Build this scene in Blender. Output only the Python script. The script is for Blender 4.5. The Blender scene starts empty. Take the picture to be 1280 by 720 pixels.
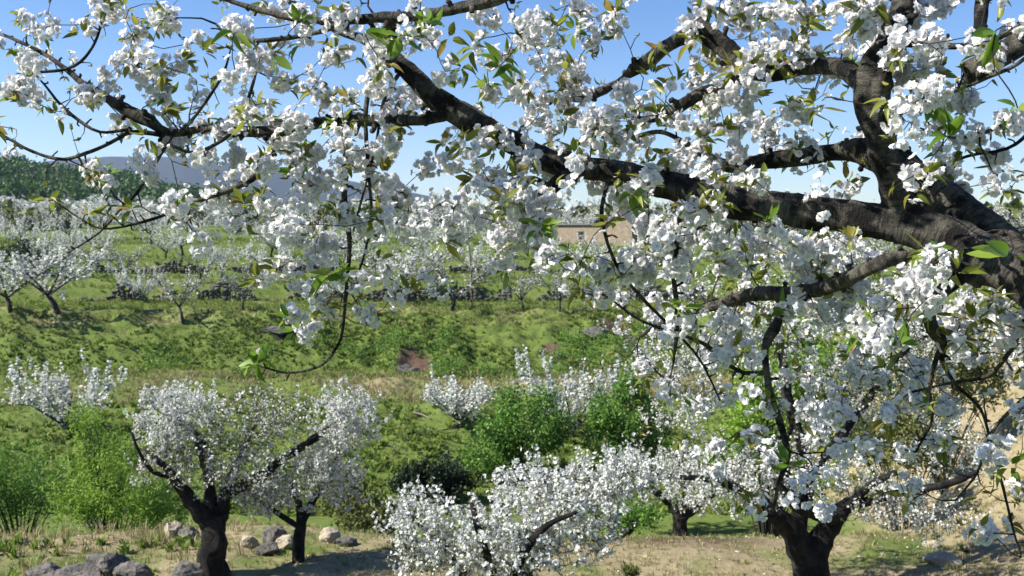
import bpy, math, random
import numpy as np
from mathutils import Vector, Matrix

S = bpy.context.scene
rng = np.random.default_rng(11)
R = math.radians

# ------------------------------------------------------------------ camera, sky, sun, exposure
PITCH = math.atan(70 / 1280)
cam = bpy.data.cameras.new('camera'); camo = bpy.data.objects.new('camera', cam)
S.collection.objects.link(camo); S.camera = camo
cam.sensor_width = 36; cam.lens = 36; cam.clip_start = 0.05; cam.clip_end = 20000
camo.location = (0, 0, 0); camo.rotation_euler = (R(90) - PITCH, 0, 0)
cam.dof.use_dof = True; cam.dof.focus_distance = 2.8; cam.dof.aperture_fstop = 11

SUN_AZ, SUN_EL = R(-99), R(43)      # azimuth from +Y (the view), towards +X; from the left, a touch behind the camera
w = bpy.data.worlds.new('World'); S.world = w; w.use_nodes = True
nt = w.node_tree; bg = nt.nodes['Background']
sky = nt.nodes.new('ShaderNodeTexSky'); sky.sky_type = 'NISHITA'; sky.sun_disc = False
sky.sun_elevation = SUN_EL; sky.sun_rotation = SUN_AZ; sky.altitude = 500
sky.air_density = 1.0; sky.dust_density = 0.2; sky.ozone_density = 2.0
hs = nt.nodes.new('ShaderNodeHueSaturation'); hs.inputs['Saturation'].default_value = 1.32; hs.inputs['Hue'].default_value = .512
nt.links.new(sky.outputs[0], hs.inputs['Color']); nt.links.new(hs.outputs[0], bg.inputs[0]); bg.inputs[1].default_value = 0.074
sl = bpy.data.lights.new('sun', 'SUN'); so = bpy.data.objects.new('sun', sl); S.collection.objects.link(so)
sl.energy = 5.0; sl.angle = R(0.53); sl.color = (1.0, 0.95, 0.87)
sd = Vector((math.sin(SUN_AZ) * math.cos(SUN_EL), math.cos(SUN_AZ) * math.cos(SUN_EL), math.sin(SUN_EL)))
so.rotation_euler = sd.to_track_quat('Z', 'Y').to_euler()
so.location = sd * 50
S.view_settings.view_transform = 'Standard'; S.view_settings.look = 'None'
S.view_settings.exposure = 1.15; S.view_settings.gamma = 1
S.cycles.use_denoising = True
S.cycles.max_bounces = 6; S.cycles.diffuse_bounces = 3; S.cycles.transmission_bounces = 4; S.cycles.volume_bounces = 0
S.cycles.transparent_max_bounces = 6

CP, SP = math.cos(PITCH), math.sin(PITCH)
def P(px, py, d):
    """world point seen at photo pixel (1280x720) at depth d"""
    cx, cy = (px - 640) / 1280 * d, (360 - py) / 1280 * d
    return np.array([cx, d * CP + cy * SP, cy * CP - d * SP])
def proj(p):
    p = np.atleast_2d(p)
    d = p[:, 1] * CP - p[:, 2] * SP
    cy = p[:, 1] * SP + p[:, 2] * CP
    return 640 + p[:, 0] / d * 1280, 360 - cy / d * 1280, d

# ------------------------------------------------------------------ noise
def _h(ix, iy, s):
    n = (ix.astype(np.int64) * 374761393 + iy.astype(np.int64) * 668265263 + s * 1442695041) & 0x7fffffff
    n = ((n ^ (n >> 13)) * 1274126177) & 0x7fffffff
    return ((n ^ (n >> 16)) & 0xffff) / 65535.0
def vnoise(x, y, s=0):
    x = np.asarray(x, float); y = np.asarray(y, float)
    ix, iy = np.floor(x), np.floor(y); fx, fy = x - ix, y - iy
    fx = fx * fx * (3 - 2 * fx); fy = fy * fy * (3 - 2 * fy)
    ix = ix.astype(np.int64); iy = iy.astype(np.int64)
    a = _h(ix, iy, s) * (1 - fx) + _h(ix + 1, iy, s) * fx
    b = _h(ix, iy + 1, s) * (1 - fx) + _h(ix + 1, iy + 1, s) * fx
    return (a * (1 - fy) + b * fy) * 2 - 1
def fbm(x, y, s=0, o=4):
    t = 0; a = 0.5; x = np.asarray(x, float); y = np.asarray(y, float)
    for k in range(o):
        t = t + a * vnoise(x, y, s + k); x = x * 2.03 + 7.1; y = y * 2.03 + 3.7; a *= .5
    return t
def sstep(a, b, x):
    t = np.clip((np.asarray(x, float) - a) / (b - a), 0, 1); return t * t * (3 - 2 * t)

# ------------------------------------------------------------------ mesh building
class MB:
    def __init__(s): s.v = []; s.loops = []; s.tot = []; s.mi = []; s.uv = []; s.n = 0
    def add(s, v, faces, mi=None, uv=None):
        """faces: list of index tuples"""
        v = np.asarray(v, float).reshape(-1, 3)
        lo = np.fromiter((i for f in faces for i in f), np.int64)
        s.v.append(v); s.loops.append(lo + s.n); s.tot.append(np.array([len(f) for f in faces], np.int64))
        s.mi.append(np.zeros(len(faces), np.int64) if mi is None else np.broadcast_to(np.asarray(mi, np.int64), (len(faces),)))
        s.uv.append(np.zeros((len(lo), 2)) if uv is None else np.asarray(uv, float))
        s.n += len(v)
    def inst(s, tmpl, pos, rot, sc):
        """many transformed copies of a template (v, faces, mi) inside one mesh"""
        tv, tf, tm = tmpl; n = len(pos)
        if n == 0: return
        sc = np.asarray(sc, float)
        if sc.ndim == 1: sc = np.repeat(sc[:, None], 3, 1)
        V = np.einsum('nij,ntj->nti', rot, tv[None] * sc[:, None, :]) + np.asarray(pos)[:, None, :]
        lo = np.fromiter((i for f in tf for i in f), np.int64); tt = np.array([len(f) for f in tf], np.int64)
        L = (lo[None] + (np.arange(n) * len(tv))[:, None] + s.n).ravel()
        s.v.append(V.reshape(-1, 3)); s.loops.append(L); s.tot.append(np.tile(tt, n)); s.mi.append(np.tile(np.asarray(tm, np.int64), n))
        s.uv.append(np.zeros((len(L), 2))); s.n += n * len(tv)
    def mesh(s, name, mats, smooth=True, origin=None, use_uv=False):
        me = bpy.data.meshes.new(name)
        v = np.concatenate(s.v); lo = np.concatenate(s.loops); tt = np.concatenate(s.tot); mi = np.concatenate(s.mi)
        if origin is not None: v = v - np.asarray(origin)
        me.vertices.add(len(v)); me.vertices.foreach_set('co', v.astype(np.float32).ravel())
        me.loops.add(len(lo)); me.loops.foreach_set('vertex_index', lo.astype(np.int32))
        me.polygons.add(len(tt)); st = np.concatenate([[0], np.cumsum(tt)[:-1]])
        me.polygons.foreach_set('loop_start', st.astype(np.int32))
        for m in mats: me.materials.append(m)
        me.polygons.foreach_set('material_index', mi.astype(np.int32))
        if use_uv:
            u = me.uv_layers.new(name='UVMap'); u.data.foreach_set('uv', np.concatenate(s.uv).astype(np.float32).ravel())
        me.update(calc_edges=True)
        me.polygons.foreach_set('use_smooth', np.full(len(tt), smooth))
        return me
    def obj(s, name, mats, parent=None, smooth=True, origin=None, use_uv=False):
        me = s.mesh(name, mats, smooth, origin, use_uv)
        return link(name, me, parent, (0, 0, 0) if parent is not None or origin is None else origin)
def link(name, me, parent=None, loc=(0, 0, 0)):
    o = bpy.data.objects.new(name, me); S.collection.objects.link(o); o.location = loc
    if parent is not None: o.parent = parent
    return o
def tag(o, label=None, cat=None, group=None, kind=None):
    if label: o['label'] = label
    if cat: o['category'] = cat
    if group: o['group'] = group
    if kind: o['kind'] = kind
    return o
def empty(name, loc, label, cat, group=None):
    return tag(link(name, None, None, tuple(loc)), label, cat, group)

def rand_rot(n, r=rng):
    q = r.normal(size=(n, 4)); q /= np.linalg.norm(q, axis=1)[:, None]
    a, b, c, d = q.T
    return np.stack([np.stack([1 - 2 * (c * c + d * d), 2 * (b * c - a * d), 2 * (b * d + a * c)], 1),
                     np.stack([2 * (b * c + a * d), 1 - 2 * (b * b + d * d), 2 * (c * d - a * b)], 1),
                     np.stack([2 * (b * d - a * c), 2 * (c * d + a * b), 1 - 2 * (b * b + c * c)], 1)], 1)
def unit(v): v = np.asarray(v, float); return v / np.maximum(np.linalg.norm(v, axis=-1, keepdims=True), 1e-9)
def frame(zd, r=rng):
    """rotations whose z axis is zd, random roll"""
    z = unit(zd); a = unit(r.normal(size=z.shape)); x = unit(np.cross(a, z)); y = np.cross(z, x)
    return np.stack([x, y, z], -1)
def frame_xz(xd, zd):
    x = unit(xd); y = unit(np.cross(zd, x)); z = np.cross(x, y)
    return np.stack([x, y, z], -1)

def catmull(pts, step):
    pts = np.asarray(pts, float)      # columns x,y,z,r
    p = np.vstack([2 * pts[0] - pts[1], pts, 2 * pts[-1] - pts[-2]]); out = []
    for i in range(1, len(p) - 2):
        a, b, c, d = p[i - 1], p[i], p[i + 1], p[i + 2]
        n = max(2, int(np.linalg.norm((c - b)[:3]) / step))
        for k in range(n):
            t = k / n
            out.append(.5 * (2 * b + (c - a) * t + (2 * a - 5 * b + 4 * c - d) * t * t + (3 * b - a - 3 * c + d) * t ** 3))
    out.append(p[-2]); return np.array(out)
def tube(mb, pr, sides=8, rough=0.0, seed=0, mi=0, cap=None):
    """pr rows x,y,z,r"""
    pr = np.asarray(pr, float); p, r = pr[:, :3], np.maximum(pr[:, 3], 2e-4); n = len(p)
    t = unit(np.gradient(p, axis=0))
    u = np.cross(t[0], [0.31, 0.2, 0.93]); u /= np.linalg.norm(u); U = [u]
    for i in range(1, n):
        u = u - t[i] * np.dot(u, t[i]); u /= max(np.linalg.norm(u), 1e-9); U.append(u)
    U = np.array(U); W = np.cross(t, U)
    a = np.linspace(0, 2 * np.pi, sides, endpoint=False)
    ln = np.concatenate([[0], np.cumsum(np.linalg.norm(np.diff(p, axis=0), axis=1))])
    rr = np.repeat(r[:, None], sides, 1)
    if rough:
        sc = max(r.mean(), 1e-3)
        rr = rr * (1 + rough * (fbm(np.cos(a)[None] * 1.3 + ln[:, None] / sc * .25, np.sin(a)[None] * 1.3 + ln[:, None] / sc * .17, seed) * 1.4
                                + .5 * vnoise(ln[:, None] / sc * .9 + 0 * a[None], np.cos(a)[None] * 2 + np.sin(a)[None], seed + 9)
                              + .28 * vnoise(ln[:, None] / sc * 2.6 + np.cos(a)[None] * .6, np.cos(a)[None] * 2.5 + np.sin(a)[None] * 3.1, seed + 19)))
    V = p[:, None] + rr[..., None] * (np.cos(a)[None, :, None] * U[:, None] + np.sin(a)[None, :, None] * W[:, None])
    F = []; UV = []
    for i in range(n - 1):
        for j in range(sides):
            k = (j + 1) % sides
            F.append((i * sides + j, i * sides + k, (i + 1) * sides + k, (i + 1) * sides + j))
            UV += [(j / sides, ln[i]), ((j + 1) / sides, ln[i]), ((j + 1) / sides, ln[i + 1]), (j / sides, ln[i + 1])]
    m = [mi] * len(F)
    F.append(tuple((n - 1) * sides + j for j in range(sides))); m.append(mi if cap is None else cap)
    UV += [(0.5, ln[-1])] * sides
    F.append(tuple(reversed(range(sides)))); m.append(mi); UV += [(0.5, 0)] * sides
    mb.add(V.reshape(-1, 3), F, m, UV)

# ------------------------------------------------------------------ materials
def newmat(name):
    m = bpy.data.materials.new(name); m.use_nodes = True
    t = m.node_tree; return m, t, t.nodes, t.links, t.nodes['Principled BSDF']
def ramp(N, L, src, stops):
    r = N.new('ShaderNodeValToRGB'); e = r.color_ramp.elements
    while len(e) < len(stops): e.new(.5)
    for i, (p, c) in enumerate(stops): e[i].position = p; e[i].color = (*c, 1)
    L.new(src, r.inputs[0]); return r.outputs[0]
def noise(N, L, vec, scale, detail=4, rough=.55, dims='3D', w=None):
    n = N.new('ShaderNodeTexNoise'); n.noise_dimensions = dims; n.inputs['Scale'].default_value = scale
    n.inputs['Detail'].default_value = detail; n.inputs['Roughness'].default_value = rough
    if vec is not None: L.new(vec, n.inputs['Vector'])
    if w is not None: L.new(w, n.inputs['W'])
    return n.outputs['Fac']
def bump(N, L, bs, h, strength, dist):
    b = N.new('ShaderNodeBump'); b.inputs['Strength'].default_value = strength; b.inputs['Distance'].default_value = dist
    L.new(h, b.inputs['Height']); L.new(b.outputs[0], bs.inputs['Normal'])
def mixc(N, L, f, a, b, mode='MIX'):
    m = N.new('ShaderNodeMix'); m.data_type = 'RGBA'; m.blend_type = mode
    if isinstance(f, float): m.inputs[0].default_value = f
    else: L.new(f, m.inputs[0])
    for s, k in ((a, 6), (b, 7)):
        if isinstance(s, tuple): m.inputs[k].default_value = (*s, 1)
        else: L.new(s, m.inputs[k])
    return m.outputs[2]

def leafy(name, stops, trans=.35, rough=.5, spec=.3, tint=None, posscale=None):
    """thin leaf or petal: colour varies per island, light passes through"""
    m, t, N, L, b = newmat(name)
    g = N.new('ShaderNodeNewGeometry')
    f = g.outputs['Random Per Island']
    col = ramp(N, L, f, stops)
    b.inputs['Roughness'].default_value = rough; b.inputs['Specular IOR Level'].default_value = spec
    L.new(col, b.inputs['Base Color'])
    tr = N.new('ShaderNodeBsdfTranslucent'); mx = N.new('ShaderNodeMixShader'); mx.inputs[0].default_value = trans
    if tint: L.new(mixc(N, L, 1.0, col, tint, 'MULTIPLY'), tr.inputs[0])
    else: L.new(col, tr.inputs[0])
    L.new(b.outputs[0], mx.inputs[1]); L.new(tr.outputs[0], mx.inputs[2])
    L.new(mx.outputs[0], N['Material Output'].inputs[0]); return m
def bark(name, dark, light, cover=.5, bands=True, scale=9, relief=.010):
    m, t, N, L, b = newmat(name)
    tc = N.new('ShaderNodeTexCoord'); uv = N.new('ShaderNodeUVMap'); sp = N.new('ShaderNodeSeparateXYZ'); L.new(uv.outputs[0], sp.inputs[0])
    patch = noise(N, L, tc.outputs['Object'], scale, 6, .65)
    fine = noise(N, L, tc.outputs['Object'], scale * 14, 4, .7)
    col = ramp(N, L, patch, [(cover - .14, dark), (cover, tuple((a + c) / 2 for a, c in zip(dark, light))), (cover + .16, light)])
    col = mixc(N, L, fine, mixc(N, L, .55, col, dark), col)
    h = fine
    if bands:
        mt = N.new('ShaderNodeMath'); mt.operation = 'MULTIPLY'; mt.inputs[1].default_value = 6; L.new(sp.outputs[1], mt.inputs[0])
        bd = noise(N, L, tc.outputs['Object'], 22, 4, .65, '4D', mt.outputs[0])
        bs = ramp(N, L, bd, [(.36, (0, 0, 0)), (.54, (1, 1, 1))])
        col = mixc(N, L, bs, mixc(N, L, .85, col, dark), col)
        ad = N.new('ShaderNodeMath'); ad.operation = 'MULTIPLY_ADD'; L.new(bd, ad.inputs[0]); ad.inputs[1].default_value = 1.2; L.new(fine, ad.inputs[2]); h = ad.outputs[0]
    L.new(col, b.inputs['Base Color']); b.inputs['Roughness'].default_value = .82; b.inputs['Specular IOR Level'].default_value = .25
    bump(N, L, b, h, 1.0, relief); return m
def plain(name, col, rough=.8, n=None):
    m, t, N, L, b = newmat(name)
    b.inputs['Roughness'].default_value = rough
    tc = N.new('ShaderNodeTexCoord'); f = noise(N, L, tc.outputs['Object'], n or 20, 5, .6)
    L.new(ramp(N, L, f, [(.3, tuple(c * .65 for c in col)), (.7, tuple(min(1, c * 1.25) for c in col))]), b.inputs['Base Color'])
    bump(N, L, b, f, .4, .01); return m

M = {}
M['petal'] = leafy('white_petal', [(0, (.82, .80, .82)), (.5, (.88, .87, .88)), (1, (.91, .91, .89))], .42, .55, .25)
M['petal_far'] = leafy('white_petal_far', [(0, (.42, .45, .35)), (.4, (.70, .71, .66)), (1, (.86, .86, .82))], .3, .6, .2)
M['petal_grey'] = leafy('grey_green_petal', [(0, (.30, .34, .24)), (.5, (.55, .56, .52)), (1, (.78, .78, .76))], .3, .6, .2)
M['stamen'] = leafy('stamen', [(0, (.55, .50, .16)), (1, (.55, .42, .22))], .2)
M['pedicel'] = leafy('pedicel', [(0, (.16, .20, .05)), (1, (.22, .17, .07))], .2)
M['leaf_young'] = leafy('young_leaf', [(0, (.12, .15, .025)), (.5, (.21, .24, .035)), (.85, (.28, .27, .05)), (1, (.24, .16, .04))], .5, .4, .4)
M['leaf_green'] = leafy('fresh_green_leaf', [(0, (.09, .18, .02)), (.6, (.16, .27, .03)), (1, (.25, .31, .05))], .45, .38, .45)
M['bark_fg'] = bark('cherry_bark', (.007, .0062, .0055), (.28, .255, .20), .56, scale=13)  # grey bark patches; pale tone also paints in sunlight, near-black base the shade
M['bark_twig'] = bark('twig_bark', (.022, .015, .012), (.085, .062, .05), .5, bands=False, scale=30)
M['bark_mid'] = bark('old_cherry_bark', (.010, .0085, .008), (.10, .088, .075), .57, scale=7, relief=.035)
M['bark_far'] = plain('far_bark', (.035, .028, .024), .9, 3)
M['cutwood'] = plain('cut_wood', (.34, .25, .16), .8, 60)
M['rock'] = None
M['lime'] = leafy('lime_willow_leaf', [(0, (.14, .25, .03)), (.5, (.22, .36, .05)), (1, (.32, .45, .09))], .45, .5, .2)
M['shrub'] = leafy('green_shrub_leaf', [(0, (.06, .14, .022)), (.5, (.115, .24, .036)), (1, (.19, .32, .06))], .35, .5, .25)
M['darkshrub'] = leafy('dark_bramble_leaf', [(0, (.010, .016, .008)), (.6, (.018, .032, .012)), (1, (.035, .065, .02))], .2, .5, .25)
M['olive'] = leafy('olive_shrub_leaf', [(0, (.08, .10, .03)), (.5, (.13, .15, .045)), (1, (.20, .20, .07))], .3, .5, .2)
M['grass'] = leafy('green_grass', [(0, (.09, .15, .022)), (.5, (.16, .22, .035)), (.8, (.23, .26, .06)), (1, (.34, .31, .13))], .4, .6, .2)
M['grass2'] = leafy('bank_weeds', [(0, (.075, .135, .018)), (.5, (.14, .215, .032)), (1, (.23, .28, .06))], .4, .6, .2)
M['straw'] = leafy('dry_grass', [(0, (.14, .15, .05)), (.4, (.28, .24, .12)), (1, (.46, .39, .22))], .3, .7, .15)
M['woods'] = leafy('oak_wood_leaf', [(0, (.03, .07, .02)), (.5, (.06, .12, .03)), (1, (.11, .17, .05))], .2, .6, .15)

def rock_mat(name, a, b_, moss=(.10, .11, .06)):
    m, t, N, L, b = newmat(name); tc = N.new('ShaderNodeTexCoord')
    n1 = noise(N, L, tc.outputs['Object'], 4, 8, .7); n2 = noise(N, L, tc.outputs['Object'], 22, 6, .7)
    col = ramp(N, L, n1, [(.3, a), (.7, b_)])
    col = mixc(N, L, ramp(N, L, n2, [(.50, (0, 0, 0)), (.66, (1, 1, 1))]), col, moss)
    L.new(col, b.inputs['Base Color']); b.inputs['Roughness'].default_value = .9
    bump(N, L, b, n2, .9, .03); return m
M['rock'] = rock_mat('grey_granite', (.05, .046, .04), (.22, .20, .17), (.03, .03, .025))
M['rock_tan'] = rock_mat('tan_granite', (.30, .25, .18), (.46, .40, .30), (.26, .23, .16))
M['wallstone'] = rock_mat('wall_stone', (.035, .033, .030), (.14, .13, .115), (.04, .045, .025))

# ------------------------------------------------------------------ terrain
PROF = np.array([(-60, -1.0), (3.0, -1.7), (4.0, -1.9), (4.8, -4.1), (8, -4.45), (13, -4.62), (15.8, -4.72), (16.8, -5.0), (19, -6.4), (22, -7.4), (28, -7.6), (31.5, -7.5),
                 (38, -7.15), (41, -6.95), (47.4, -6.62), (48.6, -6.1), (53, -4.72), (55, -4.36), (61.6, -4.2), (61.9, -3.45), (75, -3.05), (75.3, -2.35),
                 (90, -1.95), (90.6, -1.2), (110, -.7), (111, 0.0), (140, .9), (200, 1.6), (350, 2.0), (600, -4), (1200, -16), (5200, -20)])
SCARS = [(-4.75, 48.9, .75), (1.9, 50.0, .5), (5.2, 52.2, .6), (-11.5, 53.2, .8)]
def height(x, y):
    x = np.asarray(x, float); y = np.asarray(y, float)
    wob = 1.6 * vnoise(x / 17, y / 40 + 3, 5) * sstep(26, 45, y) + .5 * vnoise(x / 4.3, y / 9, 8) * sstep(8, 16, y)
    lat = .05 * x * sstep(36, 46, y) * (1 - sstep(52, 60, y))           # the lower terrace climbs to the right
    yy = y + wob + lat * 2 + np.where(y < 25, -1.0 * sstep(-1, -3.5, x) * 0, 0)
    z = np.interp(yy, PROF[:, 0], PROF[:, 1])
    # dry slope climbing on the right of the near orchard
    z = z + 3.0 * sstep(6.2, 12.5, x - .16 * (y - 14)) * sstep(8, 14, y) * (1 - sstep(34, 50, y)) * (.6 + .06 * np.clip(y - 12, 0, 12))
    # wooded hill on the left, far mountains
    z = z + 14.5 * np.exp(-((y - 360) / 110) ** 2) * sstep(-66, -185, x) * (.93 + .14 * vnoise(x / 45, y / 60, 21))
    z = z + 5 * np.exp(-((y - 300) / 70) ** 2) * sstep(-50, -120, x)
    px = x / np.maximum(y, 1) * 1280 + 640
    crest = np.interp(px, [-900, -200, 120, 230, 300, 400, 520, 600, 660, 760, 2200], [150, 190, 222, 228, 208, 176, 128, 85, 38, 0, 0])
    z = z + crest * 1.02 * np.exp(-((y - 3000) / 650) ** 2) * (1 + .05 * fbm(x / 160, y / 160, 31)) 
    for sx, sy, sr in SCARS:
        z = z - .75 * np.exp(-((x - sx) / sr) ** 2 - ((y - sy) / (sr * .9)) ** 2)
    # roughness
    bank = sstep(47, 48.4, yy) * (1 - sstep(54.5, 56, yy)) + .6 * sstep(29, 33, yy) * (1 - sstep(44, 47, yy))
    z = z + bank * (.30 * np.abs(vnoise(x / 2.6, y / 2.2, 47)) + .34 * 1.45 * fbm(x / 1.3, y / 1.1, 41, 3) + .18 * vnoise(x / .45, y / .42, 44))
    z = z + .09 * fbm(x / .9, y / .9, 51, 3) * sstep(5, 8, y) * (1 - sstep(150, 300, y))
    z = z + sstep(5, 8, x - .16 * (y - 14)) * sstep(8, 12, y) * (1 - sstep(34, 44, y)) * (.32 * fbm(x / 1.6, y / 1.6, 63, 4) + .12 * np.abs(vnoise(x / .5, y / .7, 66)))
    z = z + 1.5 * fbm(x / 22, y / 22, 61, 3) * sstep(130, 300, y)
    return z
def ground_pt(px, py, d0=6, d1=400):
    """where the line of sight through a photo pixel meets the ground"""
    ds = np.concatenate([np.arange(d0, 40, .05), np.arange(40, max(41, d1), .2)])
    pts = np.array([P(px, py, 1)])[0][None] * ds[:, None]
    below = pts[:, 2] < height(pts[:, 0], pts[:, 1])
    i = np.argmax(below) if below.any() else len(ds) - 1
    p = pts[i]; return np.array([p[0], p[1], float(height(p[0], p[1]))]), ds[i]

rows = np.concatenate([np.arange(-40, 3, 2.0), np.arange(3, 20, .16), np.arange(20, 47, .3), np.arange(47, 56.5, .16), np.arange(56.5, 92, .32), np.geomspace(92, 5000, 150)])
tc_ = np.linspace(-1, 1, 431); tc_ = np.sign(tc_) * (np.abs(tc_) * .62 + 1.5 * np.abs(tc_) ** 4)
X = tc_[None] * (np.maximum(rows, 0)[:, None] + 14); Y = np.repeat(rows[:, None], len(tc_), 1)
Z = height(X, Y)
nr, nc = X.shape
me = bpy.data.meshes.new('ground')
idx = np.arange(nr * nc).reshape(nr, nc)
q = np.stack([idx[:-1, :-1], idx[:-1, 1:], idx[1:, 1:], idx[1:, :-1]], -1).reshape(-1, 4)
me.vertices.add(nr * nc); me.vertices.foreach_set('co', np.stack([X, Y, Z], -1).astype(np.float32).ravel())
me.loops.add(q.size); me.loops.foreach_set('vertex_index', q.astype(np.int32).ravel())
me.polygons.add(len(q)); me.polygons.foreach_set('loop_start', (np.arange(len(q)) * 4).astype(np.int32))
me.update(calc_edges=True); me.polygons.foreach_set('use_smooth', np.ones(len(q), bool))
def dryness(x, y):
    near = sstep(6, 9, y) * (1 - sstep(16, 18, y))
    d = near * (.62 + .5 * fbm(x / 1.1, y / 1.1, 71))
    d = d + (.62 + .8 * fbm(x / 1.5, y / 1.5, 72) + .35 * sstep(6.5, 9, x)) * sstep(5.4, 8.2, x - .16 * (y - 14)) * sstep(7, 10, y) * (1 - sstep(36, 44, y))
    d = d + .5 * sstep(-10, -5.5, x) * sstep(42, 44, y) * (1 - sstep(46.6, 48, y)) + .35 * sstep(53.5, 55, y) * (1 - sstep(56, 60, y))
    d = d + .3 * sstep(90, 140, y) + .26 * sstep(56, 62, y) * (1 - sstep(90, 110, y))
    return np.clip(d + .12 * fbm(x / 3, y / 3, 73), 0, 1)
D = dryness(X, Y); SO = sum(np.exp(-((X - a) / (c * 1.2)) ** 2 - ((Y - b - .3) / (c * 1.3)) ** 2) for a, b, c in SCARS) + 1.0 * sstep(900, 1600, Y) + .55 * np.exp(-((X - 2.6) / 2.6) ** 2 - ((Y - 15.6) / 1.1) ** 2)  # earth scars and far heath; last term paints the short tree's shade brown
at = me.attributes.new('dry', 'FLOAT', 'POINT'); at.data.foreach_set('value', D.astype(np.float32).ravel())
a3 = me.attributes.new('heath', 'FLOAT', 'POINT'); a3.data.foreach_set('value', sstep(700, 1200, Y).astype(np.float32).ravel())
a2 = me.attributes.new('soil_shade', 'FLOAT', 'POINT'); a2.data.foreach_set('value', np.clip(SO, 0, 1).astype(np.float32).ravel())
m, t, N, L, b = newmat('orchard_ground')
tc = N.new('ShaderNodeTexCoord'); a = N.new('ShaderNodeAttribute'); a.attribute_name = 'dry'
n1 = noise(N, L, tc.outputs['Object'], .55, 6, .65); n2 = noise(N, L, tc.outputs['Object'], 3.1, 8, .72); n3 = noise(N, L, tc.outputs['Object'], 40, 4, .7)
green = mixc(N, L, n3, ramp(N, L, n2, [(.3, (.05, .085, .018)), (.5, (.10, .145, .03)), (.7, (.17, .19, .055))]), (.11, .145, .035))
dryc = ramp(N, L, n2, [(.28, (.10, .075, .045)), (.48, (.24, .19, .11)), (.68, (.36, .30, .18))])
dryc = mixc(N, L, n3, dryc, (.28, .24, .14))
mt = N.new('ShaderNodeMath'); mt.operation = 'ADD'; L.new(a.outputs['Fac'], mt.inputs[0])
mm = N.new('ShaderNodeMath'); mm.operation = 'MULTIPLY_ADD'; L.new(n1, mm.inputs[0]); mm.inputs[1].default_value = .8; mm.inputs[2].default_value = -.4; L.new(mm.outputs[0], mt.inputs[1])
fac = ramp(N, L, mt.outputs[0], [(.3, (0, 0, 0)), (.62, (1, 1, 1))])
aS = N.new('ShaderNodeAttribute'); aS.attribute_name = 'soil_shade'
soil_shade_f = N.new('ShaderNodeMath'); soil_shade_f.operation = 'MULTIPLY_ADD'; L.new(n2, soil_shade_f.inputs[0]); soil_shade_f.inputs[1].default_value = .9; soil_shade_f.inputs[2].default_value = -.45
sa = N.new('ShaderNodeMath'); sa.operation = 'ADD'; L.new(soil_shade_f.outputs[0], sa.inputs[0]); L.new(aS.outputs['Fac'], sa.inputs[1])
soil_shade_m = ramp(N, L, sa.outputs[0], [(.3, (0, 0, 0)), (.6, (1, 1, 1))])
aM = N.new('ShaderNodeAttribute'); aM.attribute_name = 'heath'
soil_shade_c = mixc(N, L, aM.outputs['Fac'], ramp(N, L, n3, [(.3, (.055, .036, .024)), (.7, (.15, .10, .07))]), ramp(N, L, n1, [(.3, (.018, .026, .018)), (.7, (.045, .05, .036))]))
L.new(mixc(N, L, soil_shade_m, mixc(N, L, fac, green, dryc), soil_shade_c), b.inputs['Base Color']); b.inputs['Roughness'].default_value = .95; b.inputs['Specular IOR Level'].default_value = .1
bump(N, L, b, n2, .8, .12)
me.materials.append(m)
tag(link('ground', me), kind='structure')

# ------------------------------------------------------------------ templates
def petal(w=.5, ln=1.0, cup=.35, notch=.05, ang=0., tilt=0.):
    v = np.array([(0, .08, 0), (-w * .55, .55, .0), (0, .55, -.10), (w * .55, .55, 0), (-w * .42, .95, .05), (0, .95 - notch, -.02), (w * .42, .95, .05)], float)
    v[:, 1] *= ln; v[:, 2] += cup * v[:, 1] ** 1.6
    v[:, 0] *= 1.15
    c, s = math.cos(ang), math.sin(ang)
    return np.stack([v[:, 0] * c - v[:, 1] * s, v[:, 0] * s + v[:, 1] * c, v[:, 2] + tilt], 1)
PF = [(0, 2, 1), (0, 3, 2), (1, 2, 5, 4), (2, 3, 6, 5)]
def flower(r, cup, double, pedicel=True):
    V = []; F = []; Mi = []; n = 0
    layers = [(5, 1.0, cup, 0, 0)] + ([(4, .72, cup + .45, .5, .06)] if double else [])
    for k, ln, cu, off, tl in layers:
        for j in range(k):
            p = petal(.95 + r.uniform(-.1, .1), ln * r.uniform(.88, 1.08), cu + r.uniform(-.14, .14), .07, (j + off + r.uniform(-.12, .12)) * 2 * math.pi / k, tl)
            p[:, 2] += r.uniform(-.05, .05) * p[:, 1]
            V.append(p); F += [tuple(i + n for i in f) for f in PF]; Mi += [0] * 4; n += 7
    for j in range(6):
        a = r.uniform(0, 6.28); l = r.uniform(.2, .42); x, y = math.cos(a), math.sin(a)
        V.append(np.array([(-y * .02, x * .02, .02), (y * .02, -x * .02, .02), (x * l + y * .05, y * l - x * .05, .42), (x * l - y * .05, y * l + x * .05, .44)]))
        F.append((n, n + 1, n + 2, n + 3)); Mi.append(1); n += 4
    if pedicel:
        for k in range(2):
            x, y = (.045, 0) if k == 0 else (0, .045)
            V.append(np.array([(-x, -y, 0), (x, y, 0), (x + .2, y, -1.1), (-x + .2, -y, -1.1)])); F.append((n, n + 1, n + 2, n + 3)); Mi.append(2); n += 4
        V.append(np.array([(.14, 0, -.25), (-.07, .12, -.25), (-.07, -.12, -.25), (0, 0, .06)])); F += [(n, n + 1, n + 3), (n + 1, n + 2, n + 3), (n + 2, n, n + 3)]; Mi += [2] * 3; n += 4
    return np.concatenate(V), F, Mi
pr = random.Random(4)
FLOWERS = [flower(pr, .25, True), flower(pr, .4, True), flower(pr, .1, True), flower(pr, .55, False), flower(pr, .3, True), flower(pr, .85, True), flower(pr, 1.5, False)]
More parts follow.
